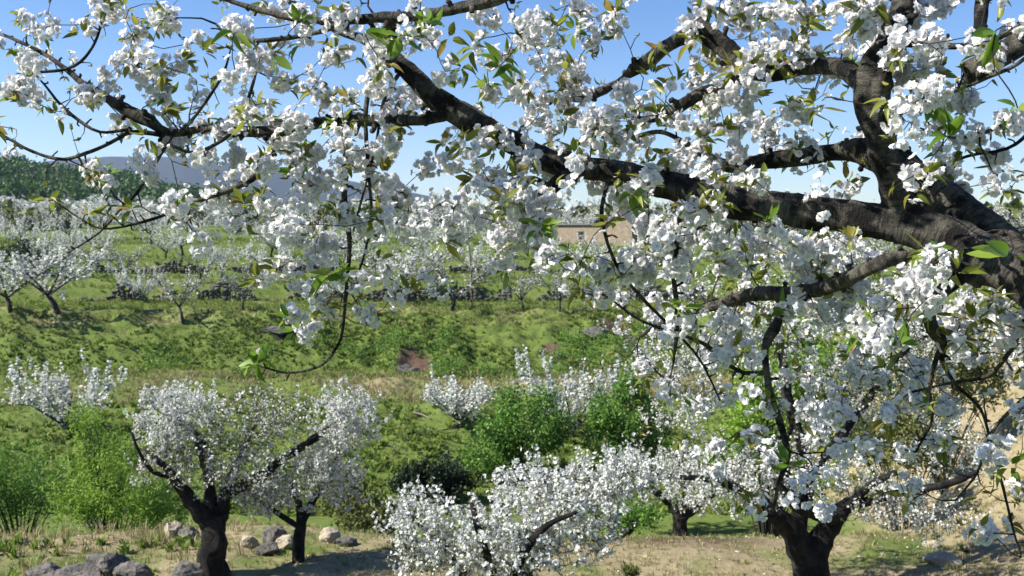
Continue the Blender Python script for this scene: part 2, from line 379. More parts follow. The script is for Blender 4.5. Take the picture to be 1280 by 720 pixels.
def small_flower(r, cup):
    V = []; F = []; n = 0
    for j in range(5):
        a = (j + r.uniform(-.15, .15)) * 2 * math.pi / 5; ln = r.uniform(.8, 1.1); c, s = math.cos(a), math.sin(a)
        p = np.array([(0, .03, 0), (-.38, .6 * ln, .25 * cup), (0, ln, cup * .6), (.38, .6 * ln, .25 * cup)])
        V.append(np.stack([p[:, 0] * c - p[:, 1] * s, p[:, 0] * s + p[:, 1] * c, p[:, 2]], 1)); F.append((n, n + 1, n + 2, n + 3)); n += 4
    return np.concatenate(V), F, [0] * 5
SFLOW = [small_flower(pr, c) for c in (.2, .7, 1.2)]
def crumple(r):   # a spur's worth of far blossom: three bent flakes
    V = []; F = []; n = 0
    for k in range(3):
        Rm = np.array(Matrix.Rotation(r.uniform(0, 6.28), 3, Vector((r.gauss(0, 1), r.gauss(0, 1), r.gauss(0, 1))).normalized()))
        m_ = 5; a = np.linspace(0, 2 * np.pi, m_, endpoint=False) + r.uniform(0, 1); rad = np.array([r.uniform(.5, 1.1) for _ in range(m_)])
        p = np.stack([np.cos(a) * rad, np.sin(a) * rad, np.array([r.uniform(-.25, .25) for _ in range(m_)])], 1)
        p = np.vstack([p, [[0, 0, .2]]]) @ Rm.T + np.array([r.uniform(-.5, .5) for _ in range(3)])
        V.append(p); F += [(n + j, n + (j + 1) % m_, n + m_) for j in range(m_)]; n += m_ + 1
    return np.concatenate(V), F, [0] * len(F)
CRUMP = [crumple(pr) for _ in range(3)]
def leaf_t(wid=.42, fold=.12, curl=.18):   # x along the leaf
    xs = [0, .12, .35, .62, .85, 1.0]; ws = [.02, .55, 1.0, .85, .42, .0]; V = []; F = []
    for x, k in zip(xs, ws):
        zc = -curl * x * x
        V += [(x, -wid * .5 * k, zc + fold * k), (x, 0, zc), (x, wid * .5 * k, zc + fold * k)]
    for i in range(5):
        o = i * 3; F += [(o, o + 3, o + 4, o + 1), (o + 1, o + 4, o + 5, o + 2)]
    return np.array(V, float), F, [0] * len(F)
LEAVES = [leaf_t(.40, .10, .18), leaf_t(.32, .2, .4), leaf_t(.44, .06, -.12)]
LEAF_S = (np.array([(0, 0, 0), (.5, -.3, .08), (1, 0, -.05), (.5, .3, .08)]), [(0, 1, 2), (0, 2, 3)], [0, 0])   # small far leaf
NLEAF = (np.array([(0, 0, 0), (.5, -.13, .05), (1, 0, -.12), (.5, .13, .05)]), [(0, 1, 2), (0, 2, 3)], [0, 0])
def blade_t():
    V = [(-.05, 0, 0), (.05, 0, 0), (.045, .06, .45), (-.045, .06, .45), (.025, .2, .8), (-.025, .2, .8), (0, .42, 1.0)]
    return np.array(V, float), [(0, 1, 2, 3), (3, 2, 4, 5), (5, 4, 6)], [0] * 3
BLADE = blade_t()
def tuft_t(r, k, wid, spread):
    V = []; F = []; n = 0
    for j in range(k):
        a = r.uniform(0, 6.28); l = r.uniform(.55, 1.15); out = r.uniform(.15, 1) * spread; ox, oy = r.uniform(-.25, .25), r.uniform(-.25, .25)
        c, s = math.cos(a), math.sin(a); ww = wid * r.uniform(.6, 1.3)
        p = [(-s * ww + ox, c * ww + oy, 0), (s * ww + ox, -c * ww + oy, 0), (c * out * .4 * l + s * ww * 1.1 + ox, s * out * .4 * l - c * ww * 1.1 + oy, .6 * l), (c * out * .4 * l - s * ww * 1.1 + ox, s * out * .4 * l + c * ww * 1.1 + oy, .6 * l),
             (c * out * l + ox, s * out * l + oy, l * r.uniform(.75, 1))]
        V += p; F += [(n, n + 1, n + 2, n + 3), (n + 3, n + 2, n + 4)]; n += 5
    return np.array(V, float), F, [0] * len(F)
TUFTS = [tuft_t(pr, 8, .035, .8) for _ in range(3)]
WEEDS = [tuft_t(pr, 9, .11, 1.0) for _ in range(3)]
#@@SETTING_END

# ------------------------------------------------------------------ the near cherry tree
class Skel:
    """a growing skeleton: new points reach out from the nearest wood"""
    def __init__(s): s.p = np.zeros((0, 3)); s.r = np.zeros(0); s.d = np.zeros((0, 3))
    def add(s, pr):
        pr = np.asarray(pr); s.p = np.vstack([s.p, pr[:, :3]]); s.r = np.concatenate([s.r, pr[:, 3]])
        s.d = np.vstack([s.d, unit(np.gradient(pr[:, :3], axis=0))])
    def grow(s, targets, r, step=.03, rbase=.0035, rtip=.0012, sag=.12, straight=.35, up=0.0, avoid_thick=0.0):
        """returns list of twig arrays (x,y,z,r), one per target, nearest first"""
        T = np.asarray(targets, float); n = len(T); done = np.zeros(n, bool)
        bd = np.full(n, 1e9); bi = np.zeros(n, int)
        def upd(i0):
            q = s.p[i0:]; 
            for a in range(0, n, 400):
                dd = np.linalg.norm(T[a:a + 400, None] - q[None], axis=2) + avoid_thick * s.r[None, i0:]
                j = dd.argmin(1); v = dd[np.arange(len(j)), j]; b_ = v < bd[a:a + 400]
                bd[a:a + 400][b_] = v[b_]; bi[a:a + 400][b_] = j[b_] + i0
        upd(0); out = [None] * n
        for _ in range(n):
            k = np.where(done, 1e9, bd).argmin(); done[k] = True
            i = bi[k]; A = s.p[i]; B = T[k]; ln = np.linalg.norm(B - A)
            c1 = A + (s.d[i] * r.choice([1, 1, .6]) * straight + unit(B - A) * .25 + np.array([0, 0, up])) * ln * .9
            c2 = B + np.array([0, 0, sag]) * ln + r.normal(size=3) * ln * .10
            m_ = max(3, int(ln / step) + 1); t_ = np.linspace(0, 1, m_)[:, None]
            q = (1 - t_) ** 3 * A + 3 * (1 - t_) ** 2 * t_ * c1 + 3 * (1 - t_) * t_ ** 2 * c2 + t_ ** 3 * B
            if m_ > 4: q[1:-1] += r.normal(size=(m_ - 2, 3)) * step * .10
            r0 = min(rbase * (.6 + min(ln / .35, 1.6)), s.r[i] * .85 + .0004)
            rr = r0 + (min(rtip, r0) - r0) * t_[:, 0] ** .8
            tw = np.column_stack([q, rr]); out[k] = tw; n0 = len(s.p); s.add(tw); upd(n0)
        return out

def limb_px(pts, step=.03):
    """rows px, py, depth, radius in photo pixels at that depth"""
    return catmull([(*P(a, b_, d), r_ * d / 1280 * (.74 if r_ < 7 else 1)) for a, b_, d, r_ in pts], step)

base_xyz = np.array([1.95, 2.35, float(height(1.95, 2.35)) - .06])
tree = empty('blossoming_cherry_tree', base_xyz, 'big near cherry tree, its thick dark limb and white clusters reaching across the sky', 'tree')
BF = [M['bark_fg'], M['cutwood']]
A0 = P(1420, 470, 2.36)
trunk = catmull([(*base_xyz, .17), (1.93, 2.34, -1.45, .125), (1.86, 2.33, -1.1, .115), (1.75, 2.33, -.75, .105), (*P(1470, 545, 2.34), .092), (*A0, .082)], .03)
SK = Skel(); SK.add(trunk[int(len(trunk) * .7):])
mb = MB(); tube(mb, trunk, 20, .10, 3); mb.obj('trunk', BF, tree, origin=base_xyz, use_uv=True)
LIMBS = [  # name of part, points, roughness, cut end?
 ('limb', [(1420, 470, 2.36, 44), (1340, 390, 2.40, 39), (1285, 352, 2.46, 31), (1235, 325, 2.52, 29), (1180, 296, 2.58, 25), (1100, 277, 2.65, 22), (1000, 263, 2.72, 19), (905, 250, 2.79, 19), (830, 230, 2.84, 18), (760, 214, 2.88, 15), (700, 206, 2.91, 14), (640, 178, 2.95, 15), (590, 152, 2.98, 15.5), (545, 122, 3.0, 14), (508, 86, 3.02, 11), (470, 55, 3.05, 8.5), (425, 40, 3.1, 6), (390, 20, 3.14, 5), (350, -5, 3.2, 4)], .13, 0),
 ('limb', [(1275, 330, 2.58, 24), (1240, 298, 2.66, 24), (1195, 260, 2.76, 23), (1150, 226, 2.84, 22), (1108, 200, 2.92, 21), (1080, 188, 2.98, 18), (1045, 190, 3.05, 11), (1000, 196, 3.12, 11), (950, 202, 3.18, 10), (905, 206, 3.22, 8), (860, 180, 3.26, 5), (825, 165, 3.3, 4), (790, 172, 3.34, 3)], .13, 0),
 ('limb', [(1142, 284, 2.64, 22), (1124, 248, 2.62, 18), (1108, 205, 2.60, 16), (1098, 160, 2.58, 17), (1088, 112, 2.57, 22), (1098, 80, 2.57, 21), (1116, 52, 2.58, 17), (1130, 10, 2.60, 15), (1138, -50, 2.64, 17), (1150, -140, 2.7, 14), (1140, -260, 2.8, 9)], .16, 0),
 ('limb', [(1086, 105, 2.60, 15), (1048, 84, 2.68, 11), (1005, 84, 2.74, 10), (960, 92, 2.80, 11), (928, 78, 2.84, 12), (900, 55, 2.88, 13), (868, 31, 2.90, 12)], .14, 1),
 ('limb', [(745, 214, 2.87, 10), (722, 216, 2.86, 10), (696, 228, 2.85, 9), (680, 243, 2.84, 8), (670, 256, 2.83, 6)], .16, 0),
 ('branch', [(875, 40, 2.92, 9), (838, 55, 2.96, 8), (800, 82, 3.0, 9), (772, 103, 3.02, 6), (738, 118, 3.05, 7), (690, 126, 3.1, 5), (664, 142, 3.14, 3.5), (648, 165, 3.17, 2.5)], .22, 0),
 ('branch', [(935, 92, 2.87, 9), (905, 108, 2.88, 8), (878, 116, 2.89, 8), (852, 132, 2.90, 8), (815, 150, 2.93, 5), (780, 145, 2.96, 3.5), (730, 165, 3.0, 3)], .18, 0),
 ('branch', [(570, 140, 2.97, 9), (525, 150, 3.0, 7.5), (470, 150, 3.05, 7.2), (410, 152, 3.1, 7.2), (350, 164, 3.15, 7.2), (300, 164, 3.2, 7), (262, 160, 3.24, 6.8), (215, 166, 3.28, 6.8), (180, 148, 3.3, 8), (148, 132, 3.33, 7), (108, 108, 3.36, 5.5), (82, 86, 3.4, 4.5), (45, 62, 3.45, 3.2), (0, 42, 3.5, 2.4), (-40, 30, 3.55, 1.6)], .18, 0),
 ('branch', [(660, -40, 2.7, 8), (630, -4, 2.74, 7), (580, 9, 2.78, 7), (520, 20, 2.82, 7), (470, 22, 2.86, 7), (425, 26, 2.9, 6), (372, 23, 2.94, 6), (330, 14, 2.98, 5), (290, 2, 3.0, 4), (250, -15, 3.05, 3)], .15, 0),
 ('branch', [(500, 22, 2.84, 7), (482, 45, 2.92, 7), (488, 80, 3.0, 8)], .15, 0),
 ('branch', [(425, 26, 2.9, 5), (400, 40, 2.92, 4), (335, 50, 2.95, 4), (290, 48, 2.98, 3), (270, 30, 3.0, 2)], .15, 0),
 ('branch', [(1108, 52, 2.58, 8), (1140, 55, 2.56, 6), (1185, 58, 2.52, 6), (1225, 55, 2.48, 5.5), (1262, 40, 2.44, 5), (1310, 10, 2.4, 5)], .14, 0),
 ('branch', [(1400, -60, 2.5, 16), (1330, 10, 2.52, 15), (1270, 55, 2.55, 15), (1235, 78, 2.57, 15), (1205, 92, 2.59, 14)], .16, 1),
 ('branch', [(1222, 60, 2.56, 9), (1226, 20, 2.58, 8), (1230, -30, 2.6, 8), (1235, -90, 2.64, 6)], .16, 0),
 ('branch', [(1300, 55, 2.42, 4), (1272, 80, 2.44, 3.5), (1235, 97, 2.47, 3.2), (1200, 112, 2.5, 2.6), (1160, 128, 2.54, 2.2), (1115, 148, 2.58, 2)], .12, 0),
 ('branch', [(1225, 345, 2.52, 13), (1190, 335, 2.50, 11), (1150, 324, 2.49, 10), (1118, 322, 2.49, 9), (1080, 338, 2.56, 9), (1030, 360, 2.8, 9), (990, 366, 3.1, 9), (940, 368, 3.4, 9), (895, 382, 3.6, 7), (850, 392, 3.8, 5), (800, 420, 4.0, 3)], .2, 0),
 ('branch', [(1212, 338, 2.50, 11), (1190, 356, 2.50, 9), (1166, 374, 2.51, 8), (1160, 390, 2.52, 8), (1166, 412, 2.54, 8), (1178, 428, 2.56, 7), (1178, 452, 2.6, 4), (1196, 482, 2.64, 3), (1226, 512, 2.68, 2.6), (1240, 560, 2.72, 2.5), (1254, 610, 2.76, 2.3), (1268, 668, 2.8, 1.8), (1276, 690, 2.82, 1.4)], .2, 0),
 ('branch', [(1178, 428, 2.56, 5), (1168, 456, 2.58, 4), (1162, 490, 2.62, 3), (1165, 525, 2.66, 2.6), (1145, 565, 2.7, 2)], .15, 0),
 ('branch', [(985, 366, 3.12, 7), (975, 395, 3.1, 6), (966, 412, 3.08, 8), (957, 435, 3.07, 6), (958, 465, 3.07, 6), (964, 495, 3.07, 6), (977, 535, 3.07, 6), (984, 572, 3.08, 5), (974, 602, 3.1, 4), (966, 640, 3.12, 2.5)], .2, 0),
 ('branch', [(958, 466, 3.07, 4.5), (930, 466, 3.1, 4), (905, 452, 3.14, 3.6), (884, 432, 3.18, 3.4), (850, 418, 3.24, 2.8), (800, 400, 3.3, 2.2), (765, 375, 3.36, 1.6)], .15, 0),
 ('branch', [(850, 258, 2.83, 7), (846, 300, 2.84, 5), (843, 350, 2.86, 4.5), (847, 400, 2.9, 4), (842, 452, 2.95, 2.5)], .18, 0),
 ('branch', [(760, 228, 2.86, 4), (752, 270, 2.84, 3.4), (770, 330, 2.86, 3), (802, 372, 2.88, 3), (838, 408, 2.92, 2.6), (875, 450, 2.98, 2), (900, 500, 3.05, 1.5)], .14, 0),
 ('branch', [(436, 150, 3.065, 5), (432, 200, 3.08, 5.5), (431, 250, 3.1, 5), (437, 300, 3.12, 4), (434, 350, 3.14, 3.4), (430, 395, 3.16, 2.8), (424, 428, 3.18, 2.4), (402, 456, 3.2, 2.4), (362, 466, 3.22, 2), (325, 458, 3.24, 1.4)], .16, 0),
 ('branch', [(497, 74, 3.03, 5), (470, 92, 3.0, 4.5), (458, 130, 3.0, 4), (458, 175, 3.0, 3.5), (461, 220, 3.02, 3), (464, 270, 3.05, 2.6), (455, 320, 3.08, 2), (438, 365, 3.1, 1.6)], .12, 0),
 ('branch', [(504, 84, 3.02, 4), (480, 125, 3.05, 3), (470, 180, 3.1, 2.4), (452, 250, 3.14, 2), (436, 310, 3.18, 1.6)], .12, 0),
 ('branch', [(348, 166, 3.15, 6), (334, 204, 3.12, 5), (314, 224, 3.1, 6), (286, 238, 3.08, 5), (240, 254, 3.06, 3.4), (190, 274, 3.05, 2.6), (130, 286, 3.04, 1.8), (95, 270, 3.04, 1.2)], .15, 0),
 ('branch', [(200, 168, 3.28, 4.5), (165, 165, 3.3, 4), (150, 172, 3.3, 3.4), (122, 186, 3.31, 3.2), (80, 199, 3.32, 3), (42, 190, 3.34, 2.6), (12, 174, 3.36, 2.4), (-10, 160, 3.4, 2)], .13, 0),
 ('branch', [(325, 72, 3.0, .9), (316, 105, 3.02, 2.8), (306, 135, 3.04, 3), (290, 165, 3.08, 3), (262, 184, 3.12, 3), (236, 190, 3.16, 2.6), (215, 182, 3.2, 2.6)], .1, 0),
 ('branch', [(20, 92, 3.36, 1), (50, 90, 3.36, 2.6), (84, 86, 3.38, 3), (106, 72, 3.37, 2.4), (122, 45, 3.36, 2.2), (130, 5, 3.36, 2), (133, -40, 3.36, 1.5)], .1, 0),
 ('branch', [(42, 92, 3.3, 1), (55, 105, 3.3, 1.8), (75, 130, 3.3, 2.6), (98, 150, 3.3, 3), (125, 165, 3.3, 2.6), (160, 162, 3.3, 3)], .1, 0),
 ('branch', [(215, 170, 3.25, 3), (172, 240, 3.2, 2.6), (150, 262, 3.2, 2.2), (125, 290, 3.2, 1.8), (85, 316, 3.2, 1.2)], .1, 0),
 ('branch', [(290, 55, 2.98, .9), (280, 90, 3.0, 2.4), (262, 120, 3.05, 2.6), (240, 150, 3.1, 2.8), (225, 164, 3.2, 3)], .1, 0),
 ('branch', [(1290, 140, 2.5, 4), (1262, 152, 2.5, 3.4), (1225, 168, 2.52, 3), (1190, 172, 2.55, 2), (1150, 160, 2.6, 1.4)], .1, 0),
 ('branch', [(1320, 120, 2.55, 4), (1270, 180, 2.6, 3), (1210, 195, 2.65, 2.6), (1150, 215, 2.7, 2), (1110, 190, 2.72, 1.4)], .1, 0),
 ('branch', [(1280, 352, 2.44, 8), (1290, 400, 2.5, 6), (1262, 440, 2.58, 4), (1235, 470, 2.64, 3.4), (1190, 478, 2.7, 2.6), (1140, 490, 2.76, 2)], .14, 0),
 ('branch', [(1300, 440, 2.5, 7), (1300, 480, 2.55, 5), (1272, 505, 2.6, 3.4), (1240, 540, 2.66, 2.8), (1222, 590, 2.7, 2.2), (1195, 625, 2.76, 1.6)], .14, 0),
]
limb_objs = []
for k, (nm, pts, rgh, cut) in enumerate(LIMBS):
    pl = limb_px(pts, .012 if nm == 'limb' else .02)
    SK.add(pl); mb = MB(); big = max(p[3] for p in pts) > 9
    tube(mb, pl, 32 if nm == 'limb' else (14 if big else 8), rgh * (1.5 if nm == 'limb' else 1.3), 17 + k * 3, cap=1 if cut else None)
    ln_ = np.concatenate([[0], np.cumsum(np.linalg.norm(np.diff(pl[:, :3], axis=0), axis=1))]); kr = np.random.default_rng(900 + k)
    for q in np.arange(.04, ln_[-1], .05 if not big else .075):
        i = min(np.searchsorted(ln_, q + kr.uniform(-.02, .02)), len(pl) - 2); rr_ = pl[i, 3]; ax = unit(pl[i + 1, :3] - pl[i, :3]); dv = kr.normal(size=3); dv = unit(dv - ax * dv.dot(ax) + ax * kr.uniform(-.2, .6)); k0 = min(max(rr_ * .55, .0025), .009)
        l_ = kr.uniform(.008, .026); b0 = pl[i, :3] + dv * rr_ * .6; m1 = b0 + dv * (rr_ * .4 + l_ * .5) + kr.normal(size=3) * .002; m2 = b0 + dv * (rr_ * .4 + l_) + kr.normal(size=3) * .004
        tube(mb, [(*b0, k0 * 1.2), (*m1, k0 * .75), (*(m1 * .4 + m2 * .6), k0 * 1.0), (*m2, k0 * .45)], 6, .2, int(q * 1000))
    o = mb.obj(nm, BF if big else [M['bark_fg'], M['cutwood']], tree, origin=base_xyz, use_uv=True)
    if cut: o['label'] = 'branch stub with a pale sawn end'

COVER = ["46675866577666556743" + "137868698655", "65556533666546356562" + "356887686655", "76578556576646156666" + "766764237632", "35454575687673367778" + "777877336433",
         "22145675887884688778" + "767887434443", "00142238777774778798" + "667752246553", "00223335666666689644" + "585457311222", "00000133887863368223" + "998768854333",
         "00000001578741124669" + "997778877766", "00000000176410000026" + "777788877777", "00000000061100000035" + "666657786766", "00000001510000000002" + "655447667566",
         "00000000000000000000" + "243345655533", "00000000000000000000" + "132433454331", "00000000000000000000" + "013332434221", "00000000000000000000" + "002231122211", "00000000000000000000" + "020020000012"]
BOT = [0] * 32
cr = np.random.default_rng(5)
spx, spy, spd = proj(SK.p); spr = SK.r / spd * 1280
targets = []
for ry, row in enumerate(COVER):
    assert len(row) == 32, (ry, len(row))
    for cx_, ch in enumerate(row):
        c = int(ch) / 10
        if not c: continue
        n = -math.log(1 - min(c, .93)) * 1600 / 1250 * (1.3 if cx_ < 16 else 1.42)
        if ry >= 8 and cx_ >= 18: n *= 1.0
        n = int(n) + (cr.random() < n % 1)
        for _ in range(n):
            x, y = (cx_ + cr.random()) * 40, (ry + cr.random()) * 40
            dd = np.hypot(spx - x, spy - y) + cr.random(len(spx)) * 45
            j = dd.argmin(); d = spd[j]
            far = ry >= 7 and cx_ >= 18 and cr.random() < .5
            d = d + abs(cr.normal(0, .17)) * (1 if cr.random() < .45 else -1) + (cr.uniform(.2, 1.3) if far else 0)
            # thick wood that shows in the photograph keeps its blossom behind it
            on = (np.hypot(spx - x, spy - y) < spr + 12) & (spr > 9)
            if on.any() and c < .48: d = max(d, spd[on].max() + .10)
            targets.append(P(x, y, max(d, 1.9)))
# beyond the frame the crown goes on
for _ in range(130):
    side = cr.integers(0, 3)
    x, y = [(cr.uniform(1285, 1500), cr.uniform(-150, 600)), (cr.uniform(-120, -8), cr.uniform(-120, 160)), (cr.uniform(0, 1400), cr.uniform(-190, -10))][side]
    targets.append(P(x, y, cr.uniform(2.4, 3.3)))
targets = np.array(targets)
twigs = SK.grow(targets, cr, .03, .0036, .0011, sag=.10, straight=.4)
def far_of(tw): return proj(tw[-1:, :3])[2][0]
def screen_size(tw):
    a, b_, d = proj(tw[:, :3]); inside = ((a > 0) & (a < 1280) & (b_ > 0) & (b_ < 720)).mean()
    return np.hypot(np.ptp(a), np.ptp(b_)) * inside
order = np.argsort([-screen_size(t_) for t_ in twigs])
restm = MB()
for n_, k in enumerate(order):
    if n_ < 100:
        mb = MB(); tube(mb, twigs[k], 6, .12, int(k)); mb.obj('twig', [M['bark_twig']], tree, origin=base_xyz, use_uv=True)
    else: tube(restm, twigs[k], 5, .12, int(k))
tag(restm.obj('twigs', [M['bark_twig']], tree, origin=base_xyz, use_uv=True), kind='stuff')

def cluster(mb, c, tdir, r, nfl, rad, fs=.0128, lv=None):
    """a spur's umbels: flowers on stalks round the wood, with a few young leaves in the middle"""
    d = unit(r.normal(size=(nfl, 3)) + np.array([0, -.12, -.15]))
    along = tdir * r.uniform(-1, 1, (nfl, 1)) * rad * .6
    pos = c + along + d * (rad * r.uniform(.55, 1.0, (nfl, 1)))
    nrm = unit(d + r.normal(size=(nfl, 3)) * .35)
    rot = frame(nrm, r); sc = fs * r.uniform(.82, 1.18, nfl); kind = r.choice(7, nfl, p=[.22, .22, .17, .15, .12, .09, .03])
    sc = np.where(kind == 6, sc * .6, sc)
    for k in range(7):
        s_ = kind == k
        if s_.any(): mb.inst(FLOWERS[k], pos[s_], rot[s_], sc[s_])
PM = [M['petal'], M['stamen'], M['pedicel']]
sizes = []
for k, tw in enumerate(twigs):
    a, b_, d = proj(tw[-1:, :3]); sizes.append((1 / d[0]) if (-5 < a[0] < 1285 and -5 < b_[0] < 725) else 0)
order = np.argsort(-np.array(sizes)); rank = np.empty(len(twigs), int); rank[order] = np.arange(len(twigs))
rest = MB(); leaves = MB(); bigl = MB()
for k, tw in enumerate(twigs):
    c = tw[-1, :3]; td = unit(tw[-1, :3] - tw[-2, :3]); nf = int(cr.integers(14, 38)); rad = cr.uniform(.028, .048)
    if cr.random() < .14: nf, rad = int(cr.integers(2, 6)), .026
    if rank[k] < 100:
        mb = MB(); cluster(mb, c, td, cr, nf, rad); mb.obj('blossom_cluster', PM, tree, origin=base_xyz)
    else: cluster(rest, c, td, cr, nf, rad)
    # some more flowers along the twig
    if len(tw) > 7:
        for q in range(4, len(tw) - 3, 4):
            if cr.random() < .6: cluster(rest, tw[q, :3], unit(tw[q + 1, :3] - tw[q, :3]), cr, int(cr.integers(4, 11)), .028)
    if cr.random() < .68:
        nl = int(cr.integers(4, 11)); xd = unit(td * .5 + cr.normal(size=(nl, 3)) * .75 + np.array([0, -.1, .25]))
        t_ = cr.integers(0, 3, nl); ls = cr.uniform(.024, .058, nl); rot = frame_xz(xd, cr.normal(size=(nl, 3)) * .5 + np.array([0, 0, 1.0]))
        tgt = leaves if cr.random() < .84 else bigl
        off = c + unit(cr.normal(size=3) + td) * cr.uniform(.015, .045)
        for j in range(3):
            s_ = t_ == j
            if s_.any(): tgt.inst(LEAVES[j], np.repeat(off[None], s_.sum(), 0) + xd[s_] * .012, rot[s_], ls[s_])
tag(rest.obj('blossoms', PM, tree, origin=base_xyz), kind='stuff')
# bare fine twigs with opening leaf buds
bt = []
for x0_, x1_, y0_, y1_, n_ in [(1000, 1290, 380, 640, 90), (0, 480, 0, 285, 90), (400, 480, 200, 430, 26), (640, 900, 0, 180, 40), (880, 1280, 20, 240, 60), (700, 1000, 300, 560, 40)]:
    for _ in range(n_):
        x, y = cr.uniform(x0_, x1_), cr.uniform(y0_, y1_); px_, py_, pd_ = proj(SK.p[:8000]); j = (np.hypot(px_ - x, py_ - y) + cr.random(len(px_)) * 50).argmin(); bt.append(P(x, y, pd_[j] + cr.normal() * .1))
btw = MB()
for tw in SK.grow(np.array(bt), cr, .03, .0028, .0009, sag=-.05, straight=.5):
    tube(btw, tw, 5, .1, 3)
    for q in range(2, len(tw), 2):
        nl = int(cr.integers(1, 4 if q < len(tw) - 3 else 7)); td = unit(tw[q, :3] - tw[q - 1, :3]); xd = unit(td * .8 + cr.normal(size=(nl, 3)) * .8)
        leaves.inst(LEAVES[1], np.repeat(tw[q:q + 1, :3], nl, 0), frame_xz(xd, cr.normal(size=(nl, 3)) + [0, 0, .6]), cr.uniform(.008, .03, nl))
tag(btw.obj('bare_twigs', [M['bark_twig']], tree, origin=base_xyz, use_uv=True), kind='stuff')
# leafy sprays that stand out
SPRAYS = [(342, 68, 2.55, 2, .075, -1.2), (295, 40, 2.6, 4, .07, -.9), (500, 45, 2.75, 7, .075, -.2), (455, 40, 2.75, 6, .075, .1), (530, 30, 2.7, 4, .075, .2), (625, 82, 2.72, 7, .07, .1), (575, 85, 2.8, 5, .06, -.1),
          (1245, 38, 2.1, 4, .072, -.9), (1272, 135, 2.1, 3, .062, 0.), (1185, 172, 2.45, 7, .07, .1), (1150, 130, 2.5, 6, .05, .2), (1262, 318, 1.85, 5, .066, -.1), (1125, 430, 2.4, 7, .075, .2),
          (322, 452, 3.2, 8, .075, .2), (412, 345, 3.0, 4, .085, .4), (370, 218, 3.0, 6, .07, .0), (205, 140, 3.2, 7, .055, .1), (60, 250, 3.05, 6, .055, .1), (110, 268, 3.03, 7, .05, .2), (165, 262, 3.05, 6, .055, .3),
          (305, 255, 3.05, 6, .06, .2), (885, 255, 2.6, 5, .055, .3), (790, 245, 2.7, 7, .075, -.2), (820, 60, 2.85, 4, .05, .3), (905, 160, 2.8, 6, .055, .2), (1080, 15, 2.5, 5, .06, .1), (1010, 30, 2.65, 6, .055, .0),
          (720, 325, 2.75, 5, .055, -.3), (1160, 310, 2.4, 6, .07, -.3), (450, 275, 3.0, 5, .065, .2), (745, 170, 2.85, 7, .05, .3), (985, 580, 3.0, 5, .065, .2), (1090, 560, 3.0, 6, .06, -.2)]
for px, py, d, n, ln, up in SPRAYS:
    c = P(px, py, d); dd = np.linalg.norm(SK.p - c, axis=1); j = dd.argmin(); mb = MB()
    tw = SK.grow([c], cr, .03, .003, .0015, sag=.05)[0]; tube(mb, tw, 5, .1, px)
    xd = unit(cr.normal(size=(n, 3)) * np.array([.9, .6, .5]) + np.array([0, -.15, up])); rot = frame_xz(xd, cr.normal(size=(n, 3)) * .5 + np.array([0, -.5, .8]))
    t_ = cr.integers(0, 3, n)
    for q in range(n): mb.inst((LEAVES[t_[q]][0], LEAVES[t_[q]][1], [1] * 10), (c + xd[q] * .006)[None], rot[q:q + 1], np.array([ln * cr.uniform(.65, 1.1)]))
    o = mb.obj('leaf_spray', [M['bark_twig'], M['leaf_green'] if ln > .06 else M['leaf_young']], tree, origin=base_xyz, use_uv=True)
tag(leaves.obj('young_leaves', [M['leaf_young']], tree, origin=base_xyz), kind='stuff')
tag(bigl.obj('green_leaves', [M['leaf_green']], tree, origin=base_xyz), kind='stuff')
#@@FG_END

